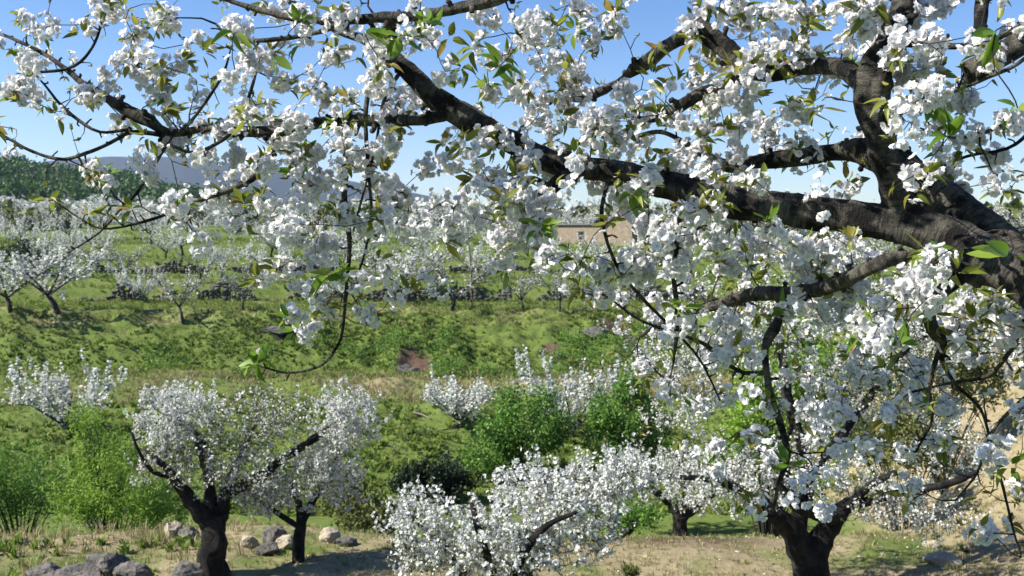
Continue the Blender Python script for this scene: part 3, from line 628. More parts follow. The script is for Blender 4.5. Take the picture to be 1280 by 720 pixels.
# ------------------------------------------------------------------ orchard trees in the middle distance
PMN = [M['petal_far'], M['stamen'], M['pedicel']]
def upright(n, r, k=1.0): return unit(r.normal(size=(n, 3)) * np.array([.6, .6, .35]) + np.array([0, 0, k]))
def grown_tree(name, label, cat, base, limbs, blobs, seed, fsize, trunk_r=None, group=None, mats=None, shoot=.35, per=14, rough=.16, leafmat='olive', flowers='small', wmat='bark_mid', rb=.012):
    """limbs: lists of x,y,z,r (world).  blobs: (centre, radii, twigs, flowers kept, leaves kept)"""
    r = np.random.default_rng(seed); root = empty(name, base, label, cat, group)
    sk = Skel(); mbt = MB()
    for k, l in enumerate(limbs):
        pl = catmull(l, .05); tube(mbt, pl, 20 if k == 0 else 11, rough * 1.3, seed + k * 5)
        sk.add(pl[len(pl) // 2:] if k == 0 else pl)
        if k == 0: mbt.obj('trunk', [M[wmat]], root, origin=base, use_uv=True)
        else: mbt.obj('limb', [M[wmat]], root, origin=base, use_uv=True)
        mbt = MB()
    wood = MB(); fl = MB(); lv = MB()
    for c, rad, nt_, dens, leaf in blobs:
        nt_ = int(nt_ * 1.6); dens = dens * .62; leaf = leaf * .85 + .32
        q = unit(r.normal(size=(nt_, 3))) * r.random((nt_, 1)) ** .45 * np.asarray(rad) + np.asarray(c)
        q[:, 2] = np.maximum(q[:, 2], height(q[:, 0], q[:, 1]) + .35)
        tw = sk.grow(q, r, .09, rb, .003, sag=-.05, straight=.4, up=.15)
        for t_ in tw:
            tube(wood, t_, 4, 0, 0)
            # upright shoots from the twig end, sleeved in blossom
            segs = [t_[len(t_) // 3:, :3]]
            for _ in range(int(r.integers(1, 3))):
                e = t_[-1, :3]; d = upright(1, r, 1.1)[0]; L_ = shoot * r.uniform(.5, 1.3); n_ = 5
                s_ = e + d * np.linspace(0, L_, n_)[:, None] + np.cumsum(r.normal(size=(n_, 3)) * .012, 0)
                tube(wood, np.column_stack([s_, np.linspace(.0035, .0015, n_)]), 3, 0, 0); segs.append(s_)
            for s_ in segs:
                ln = np.linalg.norm(np.diff(s_, axis=0), axis=1).sum(); n_ = r.poisson(ln * per * 10 * dens)
                if n_:
                    u = r.random(n_) * (len(s_) - 1); i = u.astype(int); f = (u - i)[:, None]
                    # clumped on spurs
                    u2 = np.round(u * 3 + r.normal(size=n_) * .25) / 3; u2 = np.clip(u2, 0, len(s_) - 1.001); i = u2.astype(int); f = (u2 - i)[:, None]
                    p = s_[i] * (1 - f) + s_[i + 1] * f; d = unit(r.normal(size=(n_, 3)))
                    p = p + d * r.uniform(.3, 1.0, (n_, 1)) * fsize * 1.9
                    kk = r.integers(0, 3, n_); rot = frame(unit(d + r.normal(size=(n_, 3)) * .5), r); sc = fsize * r.uniform(.75, 1.2, n_)
                    for a in range(3):
                        m_ = kk == a
                        if m_.any(): fl.inst((SFLOW if flowers == 'small' else CRUMP)[a], p[m_], rot[m_], sc[m_])
                n_ = r.poisson(ln * 30 * leaf)
                if n_:
                    i = r.integers(0, len(s_), n_); p = s_[i] + r.normal(size=(n_, 3)) * fsize * 1.6
                    lv.inst(LEAF_S, p, rand_rot(n_, r), fsize * 1.6 * r.uniform(.7, 1.4, n_))
    if wood.n: wood.obj('twigs', [M['bark_far']], root, origin=base)
    if fl.n: fl.obj('blossoms', mats or PMN, root, origin=base)
    if lv.n: lv.obj('leaves', [M[leafmat]], root, origin=base)
    return root
def lp(base_d, pts):  # px,py,depth offset,r in px
    return [(*P(a, b_, base_d + o), r_ * base_d / 1280) for a, b_, o, r_ in pts]
def rad(d, rx, ry, rd): return (rx * d / 1280, rd, ry * d / 1280)

# the gnarled tree at lower left
bL, dL = ground_pt(270, 722); 
def bp(px, py, d, o=0): return P(px, py, d + o)
L0 = lp(dL, [(272, 742, 0, 30), (270, 722, 0, 22), (266, 700, 0, 18.5), (268, 680, 0, 19), (265, 662, 0, 17), (263, 645, 0, 14)])
grown_tree('gnarled_cherry_tree', 'old cherry tree with a thick black trunk and patchy white crown, beside the grey boulders', 'tree', bL,
    [L0, lp(dL, [(265, 662, 0, 13), (244, 634, -.1, 9), (226, 610, -.2, 7), (210, 588, -.3, 5), (196, 575, -.3, 3.5), (180, 560, -.2, 2)]),
     lp(dL, [(264, 648, 0, 12), (262, 610, .2, 8), (258, 575, .3, 7), (248, 552, .4, 7), (236, 535, .5, 4), (214, 515, .5, 3)]),
     lp(dL, [(267, 664, 0, 13), (285, 622, .1, 7), (305, 606, .1, 6), (330, 592, .1, 6.5), (345, 580, .2, 4.5), (380, 556, .3, 5), (420, 530, .4, 3)]),
     lp(dL, [(266, 650, 0, 8), (275, 620, .5, 4), (300, 570, .8, 3), (320, 530, .9, 2)]),
     lp(dL, [(214, 596, -.25, 3.5), (190, 588, -.3, 2.5), (172, 562, -.4, 2), (165, 540, -.4, 1.3)])],
    [(bp(225, 522, dL, .2), rad(dL, 58, 34, .8), 80, 1.25, .25), (bp(200, 560, dL), rad(dL, 35, 30, .5), 26, .9, .3), (bp(330, 530, dL, .5), rad(dL, 70, 42, .8), 100, .28, 1.3), (bp(255, 580, dL), rad(dL, 65, 45, .7), 80, .3, 1.1), (bp(325, 605, dL, .1), rad(dL, 65, 36, .6), 70, .42, .8), (bp(190, 590, dL, -.2), rad(dL, 36, 28, .4), 22, .25, .6),
     (bp(432, 530, dL, .4), rad(dL, 46, 46, .6), 78, 1.2, .3), (bp(400, 590, dL, .3), rad(dL, 50, 40, .5), 40, .8, .5)], 101, .019, per=11, shoot=.22, rough=.30)
b2, d2 = ground_pt(374, 702)
grown_tree('slim_cherry_tree', 'slim young cherry tree with thin trunk, close behind the old gnarled tree', 'tree', b2,
    [lp(d2, [(373, 708, 0, 8), (373, 690, 0, 7), (375, 665, 0, 7), (377, 648, 0, 5)]), lp(d2, [(376, 655, 0, 5), (372, 625, .1, 4), (355, 598, .1, 3), (340, 590, 0, 2)]), lp(d2, [(376, 655, 0, 5), (395, 620, .1, 4), (415, 585, .2, 3), (430, 550, .2, 2)]), lp(d2, [(375, 660, 0, 4), (345, 640, -.2, 3), (325, 625, -.2, 2)])],
    [(bp(345, 625, d2, -.1), rad(d2, 46, 28, .5), 40, 1.1, .15), (bp(415, 600, d2, .1), rad(d2, 42, 50, .6), 50, 1.0, .3)], 102, .020, per=11, shoot=.2)
# the low tree in the middle whose foot is below the frame
d4 = 8.6; p4 = P(612, 800, d4); b4 = np.array([p4[0], p4[1], float(height(p4[0], p4[1]))])
grown_tree('spreading_cherry_tree', 'low cherry tree smothered in white blossom, its foot below the picture edge', 'tree', b4,
    [[(*b4, .13), (b4[0] + .02, b4[1], b4[2] + .25, .11), (*P(616, 770, d4), .10)], lp(d4, [(616, 775, 0, 10), (580, 720, .1, 7), (545, 670, .2, 5), (510, 645, .2, 4), (488, 630, .2, 2)]), lp(d4, [(616, 775, 0, 10), (615, 720, -.2, 7), (600, 670, -.3, 5), (590, 630, -.3, 3)]),
     lp(d4, [(616, 775, 0, 11), (660, 715, .2, 8), (700, 650, .4, 6), (730, 610, .6, 4), (760, 585, .7, 2)]), lp(d4, [(616, 775, 0, 9), (650, 700, -.4, 6), (680, 660, -.6, 4), (720, 640, -.8, 2)]), lp(d4, [(700, 650, .4, 5), (680, 600, .6, 3), (660, 580, .8, 2)]), lp(d4, [(545, 670, .2, 4), (520, 690, .1, 3), (490, 680, 0, 2)])],
    [(bp(610, 680, d4, -.2), rad(d4, 110, 45, .7), 120, .85, .25), (bp(690, 625, d4, .4), rad(d4, 95, 42, .7), 110, 1.0, .1), (bp(520, 650, d4, .1), rad(d4, 48, 36, .5), 34, .8, .3), (bp(535, 695, d4, 0), rad(d4, 62, 30, .5), 36, .8, .3), (bp(655, 700, d4, -.3), rad(d4, 80, 30, .5), 40, .7, .2), (bp(770, 600, d4, .6), rad(d4, 60, 32, .5), 56, 1.0, .1), (bp(730, 665, d4, .2), rad(d4, 50, 40, .5), 44, .8, .1)], 103, .019, per=10, shoot=.16)
# the tree with the forked black trunk at lower right
b5, d5 = ground_pt(1016, 716)
d5 = min(d5, 13)
grown_tree('forked_cherry_tree', 'cherry tree with thick black forked trunk, standing near the dry slope', 'tree', b5,
    [lp(d5, [(1021, 748, 0, 34), (1017, 722, 0, 25), (1013, 702, 0, 24), (1010, 685, 0, 20), (1008, 672, 0, 14)]), lp(d5, [(1010, 706, 0, 19), (994, 668, -.1, 16), (972, 646, -.2, 12), (950, 630, -.3, 9), (925, 612, -.4, 6), (890, 600, -.5, 4), (850, 596, -.5, 3)]),
     lp(d5, [(1014, 704, 0, 18), (1030, 668, .1, 14), (1046, 645, .1, 12), (1062, 628, .2, 8), (1090, 606, .3, 5), (1120, 590, .3, 3)]), lp(d5, [(1000, 668, .1, 10), (998, 640, .2, 7), (985, 610, .3, 6), (980, 570, .5, 4), (990, 530, .6, 3)]),
     lp(d5, [(1042, 650, 0, 8), (1015, 640, -.3, 8), (995, 632, -.5, 7), (970, 600, -.6, 4)]), lp(d5, [(1000, 655, .3, 10), (1010, 590, .7, 8), (985, 500, .9, 7), (975, 430, 1.0, 6), (950, 385, 1.0, 5), (880, 375, .9, 3)]), lp(d5, [(1010, 600, .7, 7), (1070, 520, 1.0, 6), (1130, 440, 1.1, 4), (1190, 400, 1.1, 3)]), lp(d5, [(1050, 640, .3, 7), (1110, 618, .2, 6), (1160, 610, 0, 5), (1200, 600, -.1, 4), (1230, 585, -.1, 2)])],
    [(bp(900, 610, d5, -.3), rad(d5, 85, 36, .8), 90, .9, .25), (bp(1000, 590, d5, .3), rad(d5, 80, 45, .9), 76, .8, .3), (bp(1110, 630, d5, .2), rad(d5, 85, 36, .8), 80, .7, .4), (bp(1165, 650, d5, .1), rad(d5, 55, 30, .6), 34, .6, .4), (bp(860, 540, d5, .8), rad(d5, 70, 55, .8), 44, .6, .3),
     (bp(1060, 500, d5, 1.2), rad(d5, 100, 70, .8), 70, .8, .3), (bp(960, 410, d5, .9), rad(d5, 170, 80, 1.0), 150, .9, .2), (bp(1150, 420, d5, 1.0), rad(d5, 120, 90, 1.0), 110, .9, .3), (bp(1190, 560, d5, .6), rad(d5, 60, 60, .8), 50, .7, .4), (bp(850, 470, d5, .5), rad(d5, 70, 60, .8), 50, .8, .2)], 104, .019, per=9, shoot=.2)
# the tree behind it with the short trunk
b6, d6 = ground_pt(850, 668)
grown_tree('short_cherry_tree', 'small cherry tree on a short trunk over a brown patch of painted tree shade', 'tree', b6,
    [lp(d6, [(850, 674, 0, 11), (850, 660, 0, 9), (851, 645, 0, 9)]), lp(d6, [(851, 648, 0, 7), (835, 628, .1, 5), (810, 608, .1, 4), (780, 596, .1, 2)]), lp(d6, [(851, 648, 0, 7), (858, 620, .1, 5), (850, 590, .1, 3), (855, 560, .2, 2)]), lp(d6, [(851, 648, 0, 7), (880, 625, .1, 5), (910, 605, .1, 3), (930, 590, .1, 2)])],
    [(bp(800, 600, d6), rad(d6, 55, 36, .8), 66, 1.3, .1), (bp(865, 600, d6, .1), rad(d6, 60, 40, .8), 70, 1.2, .15), (bp(925, 585, d6, .1), rad(d6, 35, 32, .6), 26, 1.0, .15)], 105, .022, per=10, shoot=.25)

# ------------------------------------------------------------------ blossom trees further off: variants copied along the terraces
def far_mesh(seed, H, spread, tr, nl, dens, fsize, leaf=0.0, upw=1.2, per=9, trunk_h=.26):
    r = np.random.default_rng(seed); wood = MB(); fl = MB(); lv = MB()
    h0 = H * trunk_h * r.uniform(.8, 1.1); lean = r.normal(size=2) * .06 * H
    tube(wood, [(0, 0, -.25, tr * 1.25), (lean[0] * .4, lean[1] * .4, h0 * .5, tr), (lean[0], lean[1], h0, tr * .95)], 7, .15, seed); tr_ob = wood
    top = np.array([lean[0], lean[1], h0]); tubes = []
    for k in range(nl):
        a = (k + r.uniform(-.3, .3)) * 6.283 / nl; L_ = spread * .5 * r.uniform(.75, 1.1); e = r.uniform(.25, .9)
        d = np.array([math.cos(a), math.sin(a), 0]); p = [top, top + d * L_ * .35 + [0, 0, L_ * .22 * (1 + e)], top + d * L_ * .75 + [0, 0, L_ * .45 * (1 + e)], top + d * L_ + [0, 0, L_ * .6 * (1 + e)]]
        p = catmull([(*q, s_) for q, s_ in zip(p, (tr * .6, tr * .42, tr * .25, tr * .12))], .25); tube(tr_ob, p, 5, .1, seed + k); tubes.append((p[:, :3], 1))
        for j in range(int(r.integers(4, 7))):
            i = int(len(p) * r.uniform(.25, .95)); b_ = p[i, :3]; d2_ = unit(d * .7 + r.normal(size=3) * .55 + [0, 0, .45]); l2 = spread * .5 * r.uniform(.25, .6)
            s_ = b_ + d2_ * np.linspace(0, l2, 5)[:, None] + np.array([0, 0, 1]) * np.linspace(0, .35, 5)[:, None] ** 2 * l2
            tube(wood, np.column_stack([s_, np.linspace(tr * .2, tr * .06, 5)]), 4, 0, 0); tubes.append((s_, 1))
            for _ in range(int(r.integers(2, 5))):
                b3 = s_[int(r.integers(1, 5))]; d3 = unit(r.normal(size=3) * .45 + d * .25 + [0, 0, upw]); l3 = H * r.uniform(.10, .3)
                s3 = b3 + d3 * np.linspace(0, l3, 4)[:, None]; tube(wood, np.column_stack([s3, np.linspace(tr * .07, tr * .03, 4)]), 3, 0, 0); tubes.append((s3, 1.3))
    for s_, f in tubes:
        ln = np.linalg.norm(np.diff(s_, axis=0), axis=1).sum(); n_ = r.poisson(ln * per * dens * f)
        for tgt, n_, tm, sz in ((fl, n_, CRUMP, fsize), (lv, r.poisson(ln * 9 * leaf), [LEAF_S], fsize * 2)):
            if not n_: continue
            u = r.random(n_) * (len(s_) - 1.001); i = u.astype(int); g = (u - i)[:, None]; p = s_[i] * (1 - g) + s_[i + 1] * g + r.normal(size=(n_, 3)) * fsize * .8
            kk = r.integers(0, len(tm), n_)
            for a in range(len(tm)): tgt.inst(tm[a], p[kk == a], rand_rot((kk == a).sum(), r), sz * r.uniform(.6, 1.3, (kk == a).sum()))
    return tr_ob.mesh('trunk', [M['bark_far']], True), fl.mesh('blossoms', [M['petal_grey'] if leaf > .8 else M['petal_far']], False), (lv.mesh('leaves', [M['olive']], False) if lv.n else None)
VAR = {'white': [far_mesh(201 + k, 2.9, 4.2, .10, 6, 1.25, .055) for k in range(3)], 'grey': [far_mesh(221 + k, 2.9, 3.8, .09, 5, .7, .05, 1.0) for k in range(3)],
       'upright': [far_mesh(241 + k, 2.6, 2.9, .07, 10, 1.7, .042, .15, 2.6, trunk_h=.10) for k in range(3)]}
VH = {'white': 2.9, 'grey': 2.9, 'upright': 2.6}
fr = np.random.default_rng(9); cnt = [0]
def far_tree(name, kind, x, y, hgt, label, group=None, parts=True, v=None, rz=None, wide=1.0):
    ms = VAR[kind][cnt[0] % 3 if v is None else v]; cnt[0] += 1
    s_ = hgt / VH[kind]; o = empty(name, (x, y, float(height(x, y))), label, 'tree', group)
    o.rotation_euler.z = fr.uniform(0, 6.28) if rz is None else rz; o.scale = (s_ * wide * fr.uniform(.9, 1.1), s_ * wide * fr.uniform(.9, 1.1), s_)
    for m_ in ms:
        if m_ is not None: link(m_.name.split('.')[0], m_, o)
    return o
def at_px(px, py, h_px, d0=25, d1=330):
    p, d = ground_pt(px, py, d0, d1); return p[0], p[1], h_px * d / 1280
# clearly separate trees on and below the bank
for (px, py, hp, kind, wide, nm, lb) in [
    (74, 392, 74, 'white', 1.25, 'white_cherry_tree', 'snow white wide cherry tree on the bank edge, second tree from the left'),
    (14, 388, 66, 'white', 1.2, 'white_cherry_tree', 'snow white cherry tree on the bank edge at the very left'),
    (229, 404, 66, 'grey', 1.0, 'sparse_cherry_tree', 'thinly flowered tree on the bank edge casting a long slanting shadow'),
    (303, 386, 50, 'grey', 1.0, 'sparse_cherry_tree', 'thin grey white cherry tree against the dark stone wall, right of the shadow-casting one'),
    (182, 378, 48, 'upright', .9, 'sparse_cherry_tree', 'pale upright cherry tree at the wall between white and thinly flowered trees'),
    (432, 388, 58, 'grey', 1.0, 'sparse_cherry_tree', 'grey green cherry tree on the bank edge behind the hanging twig'),
    (565, 388, 66, 'grey', 1.35, 'sparse_cherry_tree', 'broad grey green cherry tree beside the thin bare pole'),
    (512, 380, 70, 'white', 1.1, 'white_cherry_tree', 'white cherry tree just left of the thin bare pole'),
    (655, 390, 52, 'grey', .9, 'sparse_cherry_tree', 'small grey green tree on the bank edge, right of the thin bare pole'),
    (700, 390, 50, 'grey', .9, 'sparse_cherry_tree', 'small slanting tree on the bank edge, second to the right of the pole'),
    (745, 366, 62, 'white', 1.0, 'white_cherry_tree', 'white cherry tree below the tan farmhouse'),
    (570, 534, 74, 'upright', 1.35, 'bushy_cherry_tree', 'round white cherry bush among fallen logs at the foot of the lower terrace'),
    (714, 550, 112, 'upright', .95, 'bushy_cherry_tree', 'tall white cherry bush standing between two green shrubs'),
    (92, 540, 96, 'upright', 1.2, 'bushy_cherry_tree', 'pale lilac white cherry bush with spiky shoots behind the lime green willow'),
    (1060, 560, 150, 'grey', 1.2, 'sparse_cherry_tree', 'large grey green cherry tree behind the hanging blossom, above the forked tree'),
    (1190, 470, 120, 'grey', 1.3, 'sparse_cherry_tree', 'hazy grey green cherry tree above the dry slope at the right'),
    (835, 500, 90, 'grey', 1.2, 'sparse_cherry_tree', 'straggly grey cherry tree left of the bright green shrub'),
    (780, 395, 44, 'grey', 1.2, 'sparse_cherry_tree', 'low thin cherry tree on the bank edge above the reddish earth scar')]:
    x, y, hh = at_px(px, py, hp); far_tree(nm, kind, x, y, hh, lb, None, True, None, None, wide)
# dense orchards on the terraces above
n_o = 0
for (y0, y1, x0, x1, n_, hh, nm, lb, gp) in [(64, 73, -36, 40, 23, 2.2, 'orchard_cherry_tree', 'white or grey cherry tree on the first terrace above the stone wall', 'cherry trees of the first walled terrace'),
                             (78, 89, -44, 48, 32, 2.5, 'orchard_cherry_tree', 'white cherry tree on the second terrace above the stone wall', 'cherry trees of the second walled terrace'),
                             (93, 109, -55, 56, 42, 2.8, 'orchard_cherry_tree', 'white cherry tree in the dense upper orchard', 'cherry trees of the dense upper orchard'),
                             (113, 185, -95, 80, 36, 3.3, 'orchard_cherry_tree', 'distant white cherry tree on the far slope below the hills', 'distant cherry trees below the hills')]:
    for k in range(n_):
        u = (k + fr.uniform(0, 1)) / n_; y = fr.uniform(y0, y1); x = (x0 + (x1 - x0) * u) * (y / y0) ** .7
        # leave the green gaps seen in the orchard rows
        px, _, _ = proj((x, y, 0))
        if y0 == 64 and (px[0] < 320 and fr.random() < .3): continue
        if y0 < 93 and 668 < px[0] < 812: continue
        if y0 == 78 and 235 < px[0] < 330 and fr.random() < .5: continue
        kd = fr.choice(['white', 'grey', 'upright'], p=[.55, .3, .15]) if y0 < 90 else fr.choice(['white', 'grey'], p=[.5, .5])
        far_tree(nm, kd, x, y, hh * fr.uniform(.8, 1.2), lb, gp, True, None, None, fr.uniform(1.0, 1.25)); n_o += 1

# ------------------------------------------------------------------ green shrubs
def shrub(name, label, base, blobs, seed, mat, leaf, n, tmpl=LEAF_S, stems=7, group=None, cat='shrub', droop=0.0, stem_r=.02):
    """blobs: (centre, radii) whose union is the crown"""
    r = np.random.default_rng(seed); root = empty(name, base, label, cat, group); st = MB(); lv = MB(); vol = np.array([np.prod(b_[1]) for b_ in blobs]); vol = vol / vol.sum()
    for (c, rd), v in zip(blobs, vol):
        c = np.asarray(c); rd = np.asarray(rd); nc_ = max(8, int(60 * v + 6)); cc = c + unit(r.normal(size=(nc_, 3))) * r.uniform(.25, 1.0, (nc_, 1)) ** .6 * rd
        cc[:, 2] = np.maximum(cc[:, 2], height(cc[:, 0], cc[:, 1]) + .1)
        per = int(n * v / nc_)
        for q in cc:
            k = per * r.uniform(.5, 1.5); k = int(k); sg = rd.mean() * r.uniform(.12, .24)
            ax = unit(q - np.asarray(base) + np.array([0, 0, .3])); p = q + r.normal(size=(k, 3)) * sg * np.array([.8, .8, .75]) + ax * r.normal(size=(k, 1)) * sg * 1.1
            p[:, 2] = np.maximum(p[:, 2], height(p[:, 0], p[:, 1]) + .02)
            xd = unit(r.normal(size=(k, 3)) + np.array([0, 0, .35 - droop])); lv.inst(tmpl, p, frame_xz(xd, unit(r.normal(size=(k, 3)) * .7 + [0, 0, 1])), leaf * r.uniform(.6, 1.35, k))
        for q in cc[::max(1, len(cc) // stems)]:
            b_ = np.asarray(base); mid = b_ * .45 + q * .55 + [0, 0, .15 * np.linalg.norm(q - b_)]
            tube(st, catmull([(*b_, stem_r), (*mid, stem_r * .6), (*q, stem_r * .25)], .25), 5, .1, seed)
    st.obj('stems', [M['bark_far']], root, origin=base); lv.obj('foliage', [M[mat]], root, origin=base); return root
def sh_px(name, label, px, py, d, blobs, seed, mat, leaf, n, tmpl=LEAF_S, **kw):
    """blobs in pixels (px,py,rx,ry,depth radius, depth offset) at depth d"""
    p = P(px, py, d); b_ = np.array([p[0], p[1], float(height(p[0], p[1]))])
    return shrub(name, label, b_, [(P(a, e, d + o), (rx * d / 1280, rd, ry * d / 1280)) for a, e, rx, ry, rd, o in blobs], seed, mat, leaf, n, tmpl, **kw)
sh_px('willow_shrub', 'bright lime green feathery willow shrub at the edge of the lower orchard', 140, 655, 19.5, [(140, 600, 62, 52, .9, 0), (120, 545, 38, 36, .6, 0), (175, 630, 48, 40, .8, 0), (105, 620, 45, 40, .8, 0), (215, 640, 26, 22, .5, -.2)], 301, 'lime', .085, 15000, NLEAF, stems=9)
sh_px('green_shrub', 'mid green leafy shrub at the left edge, beside the lime green willow', 25, 640, 20, [(25, 600, 50, 48, .9, .3), (60, 615, 40, 34, .7, 0), (-30, 590, 50, 50, .9, .3)], 302, 'shrub', .09, 8000, NLEAF)
sh_px('green_shrub', 'rounded rich green shrub in front of the tall white cherry bush, left of it', 645, 575, 31, [(655, 535, 52, 46, 1.0, 0), (620, 570, 40, 36, .9, -.3), (690, 545, 30, 30, .8, .2), (668, 500, 26, 22, .6, 0)], 303, 'shrub', .10, 12000)
sh_px('green_shrub', 'rounded rich green shrub right of the tall white cherry bush', 785, 570, 31, [(780, 520, 46, 44, 1.0, 0), (805, 545, 40, 36, .8, 0), (760, 545, 30, 34, .8, -.2), (790, 488, 28, 22, .7, 0)], 304, 'shrub', .10, 11000)
sh_px('dark_bramble', 'very dark bramble thicket in the hollow below the green terrace', 545, 615, 28.5, [(545, 598, 30, 20, .8, 0), (514, 606, 26, 16, .8, 0), (574, 606, 18, 14, .6, 0)], 305, 'darkshrub', .10, 7000)
sh_px('bright_shrub', 'bright green shrub glowing behind the hanging blossom at the right', 960, 560, 22, [(960, 510, 60, 60, 1.0, 0), (1000, 470, 52, 45, .9, .2), (1030, 530, 50, 45, .8, 0), (930, 550, 36, 44, .8, 0), (975, 415, 40, 34, .7, .4)], 306, 'lime', .09, 14000)
sh_px('olive_bush', 'olive green bush in the hollow below the dark bramble thicket', 450, 660, 20, [(445, 640, 34, 24, .7, 0), (480, 655, 30, 18, .6, 0), (425, 610, 28, 30, .7, .5)], 307, 'olive', .08, 6000)
sh_px('olive_bush', 'small olive green bush behind the low middle cherry tree', 770, 655, 17.5, [(770, 645, 30, 12, .4, 0), (805, 648, 20, 9, .4, 0)], 308, 'shrub', .06, 2600)
sh_px('olive_bush', 'tiny olive green weed clump on the bare ground at the picture bottom', 789, 719, 13.2, [(789, 714, 10, 7, .12, 0)], 309, 'olive', .05, 500, stems=3, stem_r=.006)
sh_px('brown_bush', 'dark brown leafless looking thicket behind the white tree at far left', 35, 330, 72, [(30, 325, 38, 17, 1.6, 0), (70, 330, 24, 13, 1.2, 0)], 310, 'darkshrub', .16, 5000)
sh_px('scrub_bush', 'grey olive scrub bush on the right slope behind the drooping twigs', 1130, 575, 20, [(1130, 540, 62, 36, .9, 0), (1080, 560, 40, 26, .7, 0), (1180, 560, 36, 26, .7, .3)], 311, 'olive', .08, 7000)
sh_px('scrub_bush', 'grey olive scrub bush higher on the right slope, under the thick limb', 1180, 480, 24, [(1180, 455, 70, 36, 1.0, 0), (1110, 475, 46, 30, .8, 0), (1230, 470, 40, 30, .8, .3)], 312, 'olive', .09, 8000)
#@@TREES_END

# ------------------------------------------------------------------ boulders and stones
import bmesh
def ico(sub):
    bm = bmesh.new(); bmesh.ops.create_icosphere(bm, subdivisions=sub, radius=1); bm.verts.ensure_lookup_table()
    v = np.array([x.co for x in bm.verts]); f = [tuple(x.index for x in q.verts) for q in bm.faces]; bm.free(); return v, f
ICO = {2: ico(2), 3: ico(3), 4: ico(4)}
def stone(r, size, sub=3, facets=11, rough=.06):
    v, f = ICO[sub]; pl = unit(r.normal(size=(facets, 3))); dd = r.uniform(.62, 1.0, facets)
    rad_ = (dd[None] / np.maximum(v @ pl.T, .12)).min(1); rad_ = np.minimum(rad_, 1.15)
    o = r.uniform(0, 50); rad_ = rad_ * (1 + rough * fbm(v[:, 0] * 2.2 + o + v[:, 2], v[:, 1] * 2.2 - o + v[:, 2] * .7, 3, 4) * 2)
    return v * rad_[:, None] * np.asarray(size), f
def boulder(px, py, wpx, hpx, label, mat='rock', seed=0, dep=.8, name='boulder', group=None, sink=.25, d0=6):
    p, d = ground_pt(px, py, d0, 80); r = np.random.default_rng(500 + seed); sx, sz = wpx * d / 1280 * .55, hpx * d / 1280 * .62
    v, f = stone(r, (sx, sx * dep, sz), 4 if wpx > 25 else 3, 8, .16); mb = MB(); mb.add(v, f); o = mb.obj(name, [M[mat]], None, smooth=False); o.location = p + np.array([0, 0, sz * (1 - sink * 2)])
    o.rotation_euler.z = 0; tag(o, label, 'boulder' if name == 'boulder' else 'stone', group); return o
boulder(130, 722, 54, 30, 'large dark cracked grey boulder in the grass at lower left', seed=1)
boulder(166, 732, 40, 28, 'dark angular boulder leaning against the large cracked one', seed=2)
boulder(98, 730, 52, 22, 'low pale grey boulder in front of the large cracked one', seed=3)
boulder(58, 728, 44, 22, 'mossy grey boulder half sunk in dry grass at the far left', seed=4)
boulder(236, 727, 44, 24, 'grey boulder touching the foot of the gnarled tree', seed=5)
boulder(216, 671, 20, 21, 'upright pale tan stone at the edge, left of the gnarled trunk', 'rock_tan', 6, name='stone')
boulder(237, 673, 22, 16, 'dark low stone next to the upright tan one', 'rock', 7, name='stone')
boulder(343, 680, 26, 19, 'big grey boulder between the gnarled and the slim trunk', 'rock', 8)
boulder(312, 684, 18, 14, 'whitish grey stone right beside the gnarled trunk', 'rock_tan', 9, name='stone')
boulder(337, 692, 26, 13, 'dark flat stone at the foot of the big grey boulder', 'wallstone', 10, name='stone')
boulder(358, 684, 26, 16, 'pale slab stone leaning beside the slim trunk', 'rock_tan', 11, name='stone')
boulder(411, 677, 24, 16, 'sunlit tan block of stone right of the slim trunk', 'rock_tan', 12, name='stone')
boulder(432, 682, 24, 12, 'dark small stone just right of the sunlit tan block', 'wallstone', 13, name='stone')
boulder(117, 658, 22, 8, 'flat grey stone on the ground edge below the lime green willow', 'rock', 14, name='stone')
boulder(136, 660, 14, 9, 'small pale stone on the ground edge below the lime green willow', 'rock_tan', 15, name='stone')
boulder(1178, 706, 40, 14, 'pale flat rock lying on the dry ground near the slope', 'rock_tan', 16, d0=6)
boulder(1165, 684, 20, 9, 'small sunlit rock on the dry ground, above the pale flat rock', 'rock_tan', 17, name='stone', d0=6)
boulder(937, 418 + 10, 60, 22, 'dark rock outcrop seen through the hanging blossom', 'wallstone', 18, d0=30)
boulder(744, 424, 30, 12, 'dark rock sticking out of the green bank at its right end', 'wallstone', 19, d0=40)
boulder(512, 466, 26, 12, 'brown rock lying in the dark earth scar of the green bank', 'wallstone', 20, d0=40, sink=.4)
boulder(700, 448, 14, 8, 'small dark rock in the right earth scar of the green bank', 'wallstone', 21, d0=40, name='stone', sink=.4)
boulder(340, 415, 40, 9, 'flat dark rock showing through the grass at the bank top', 'wallstone', 22, d0=40, sink=.45)

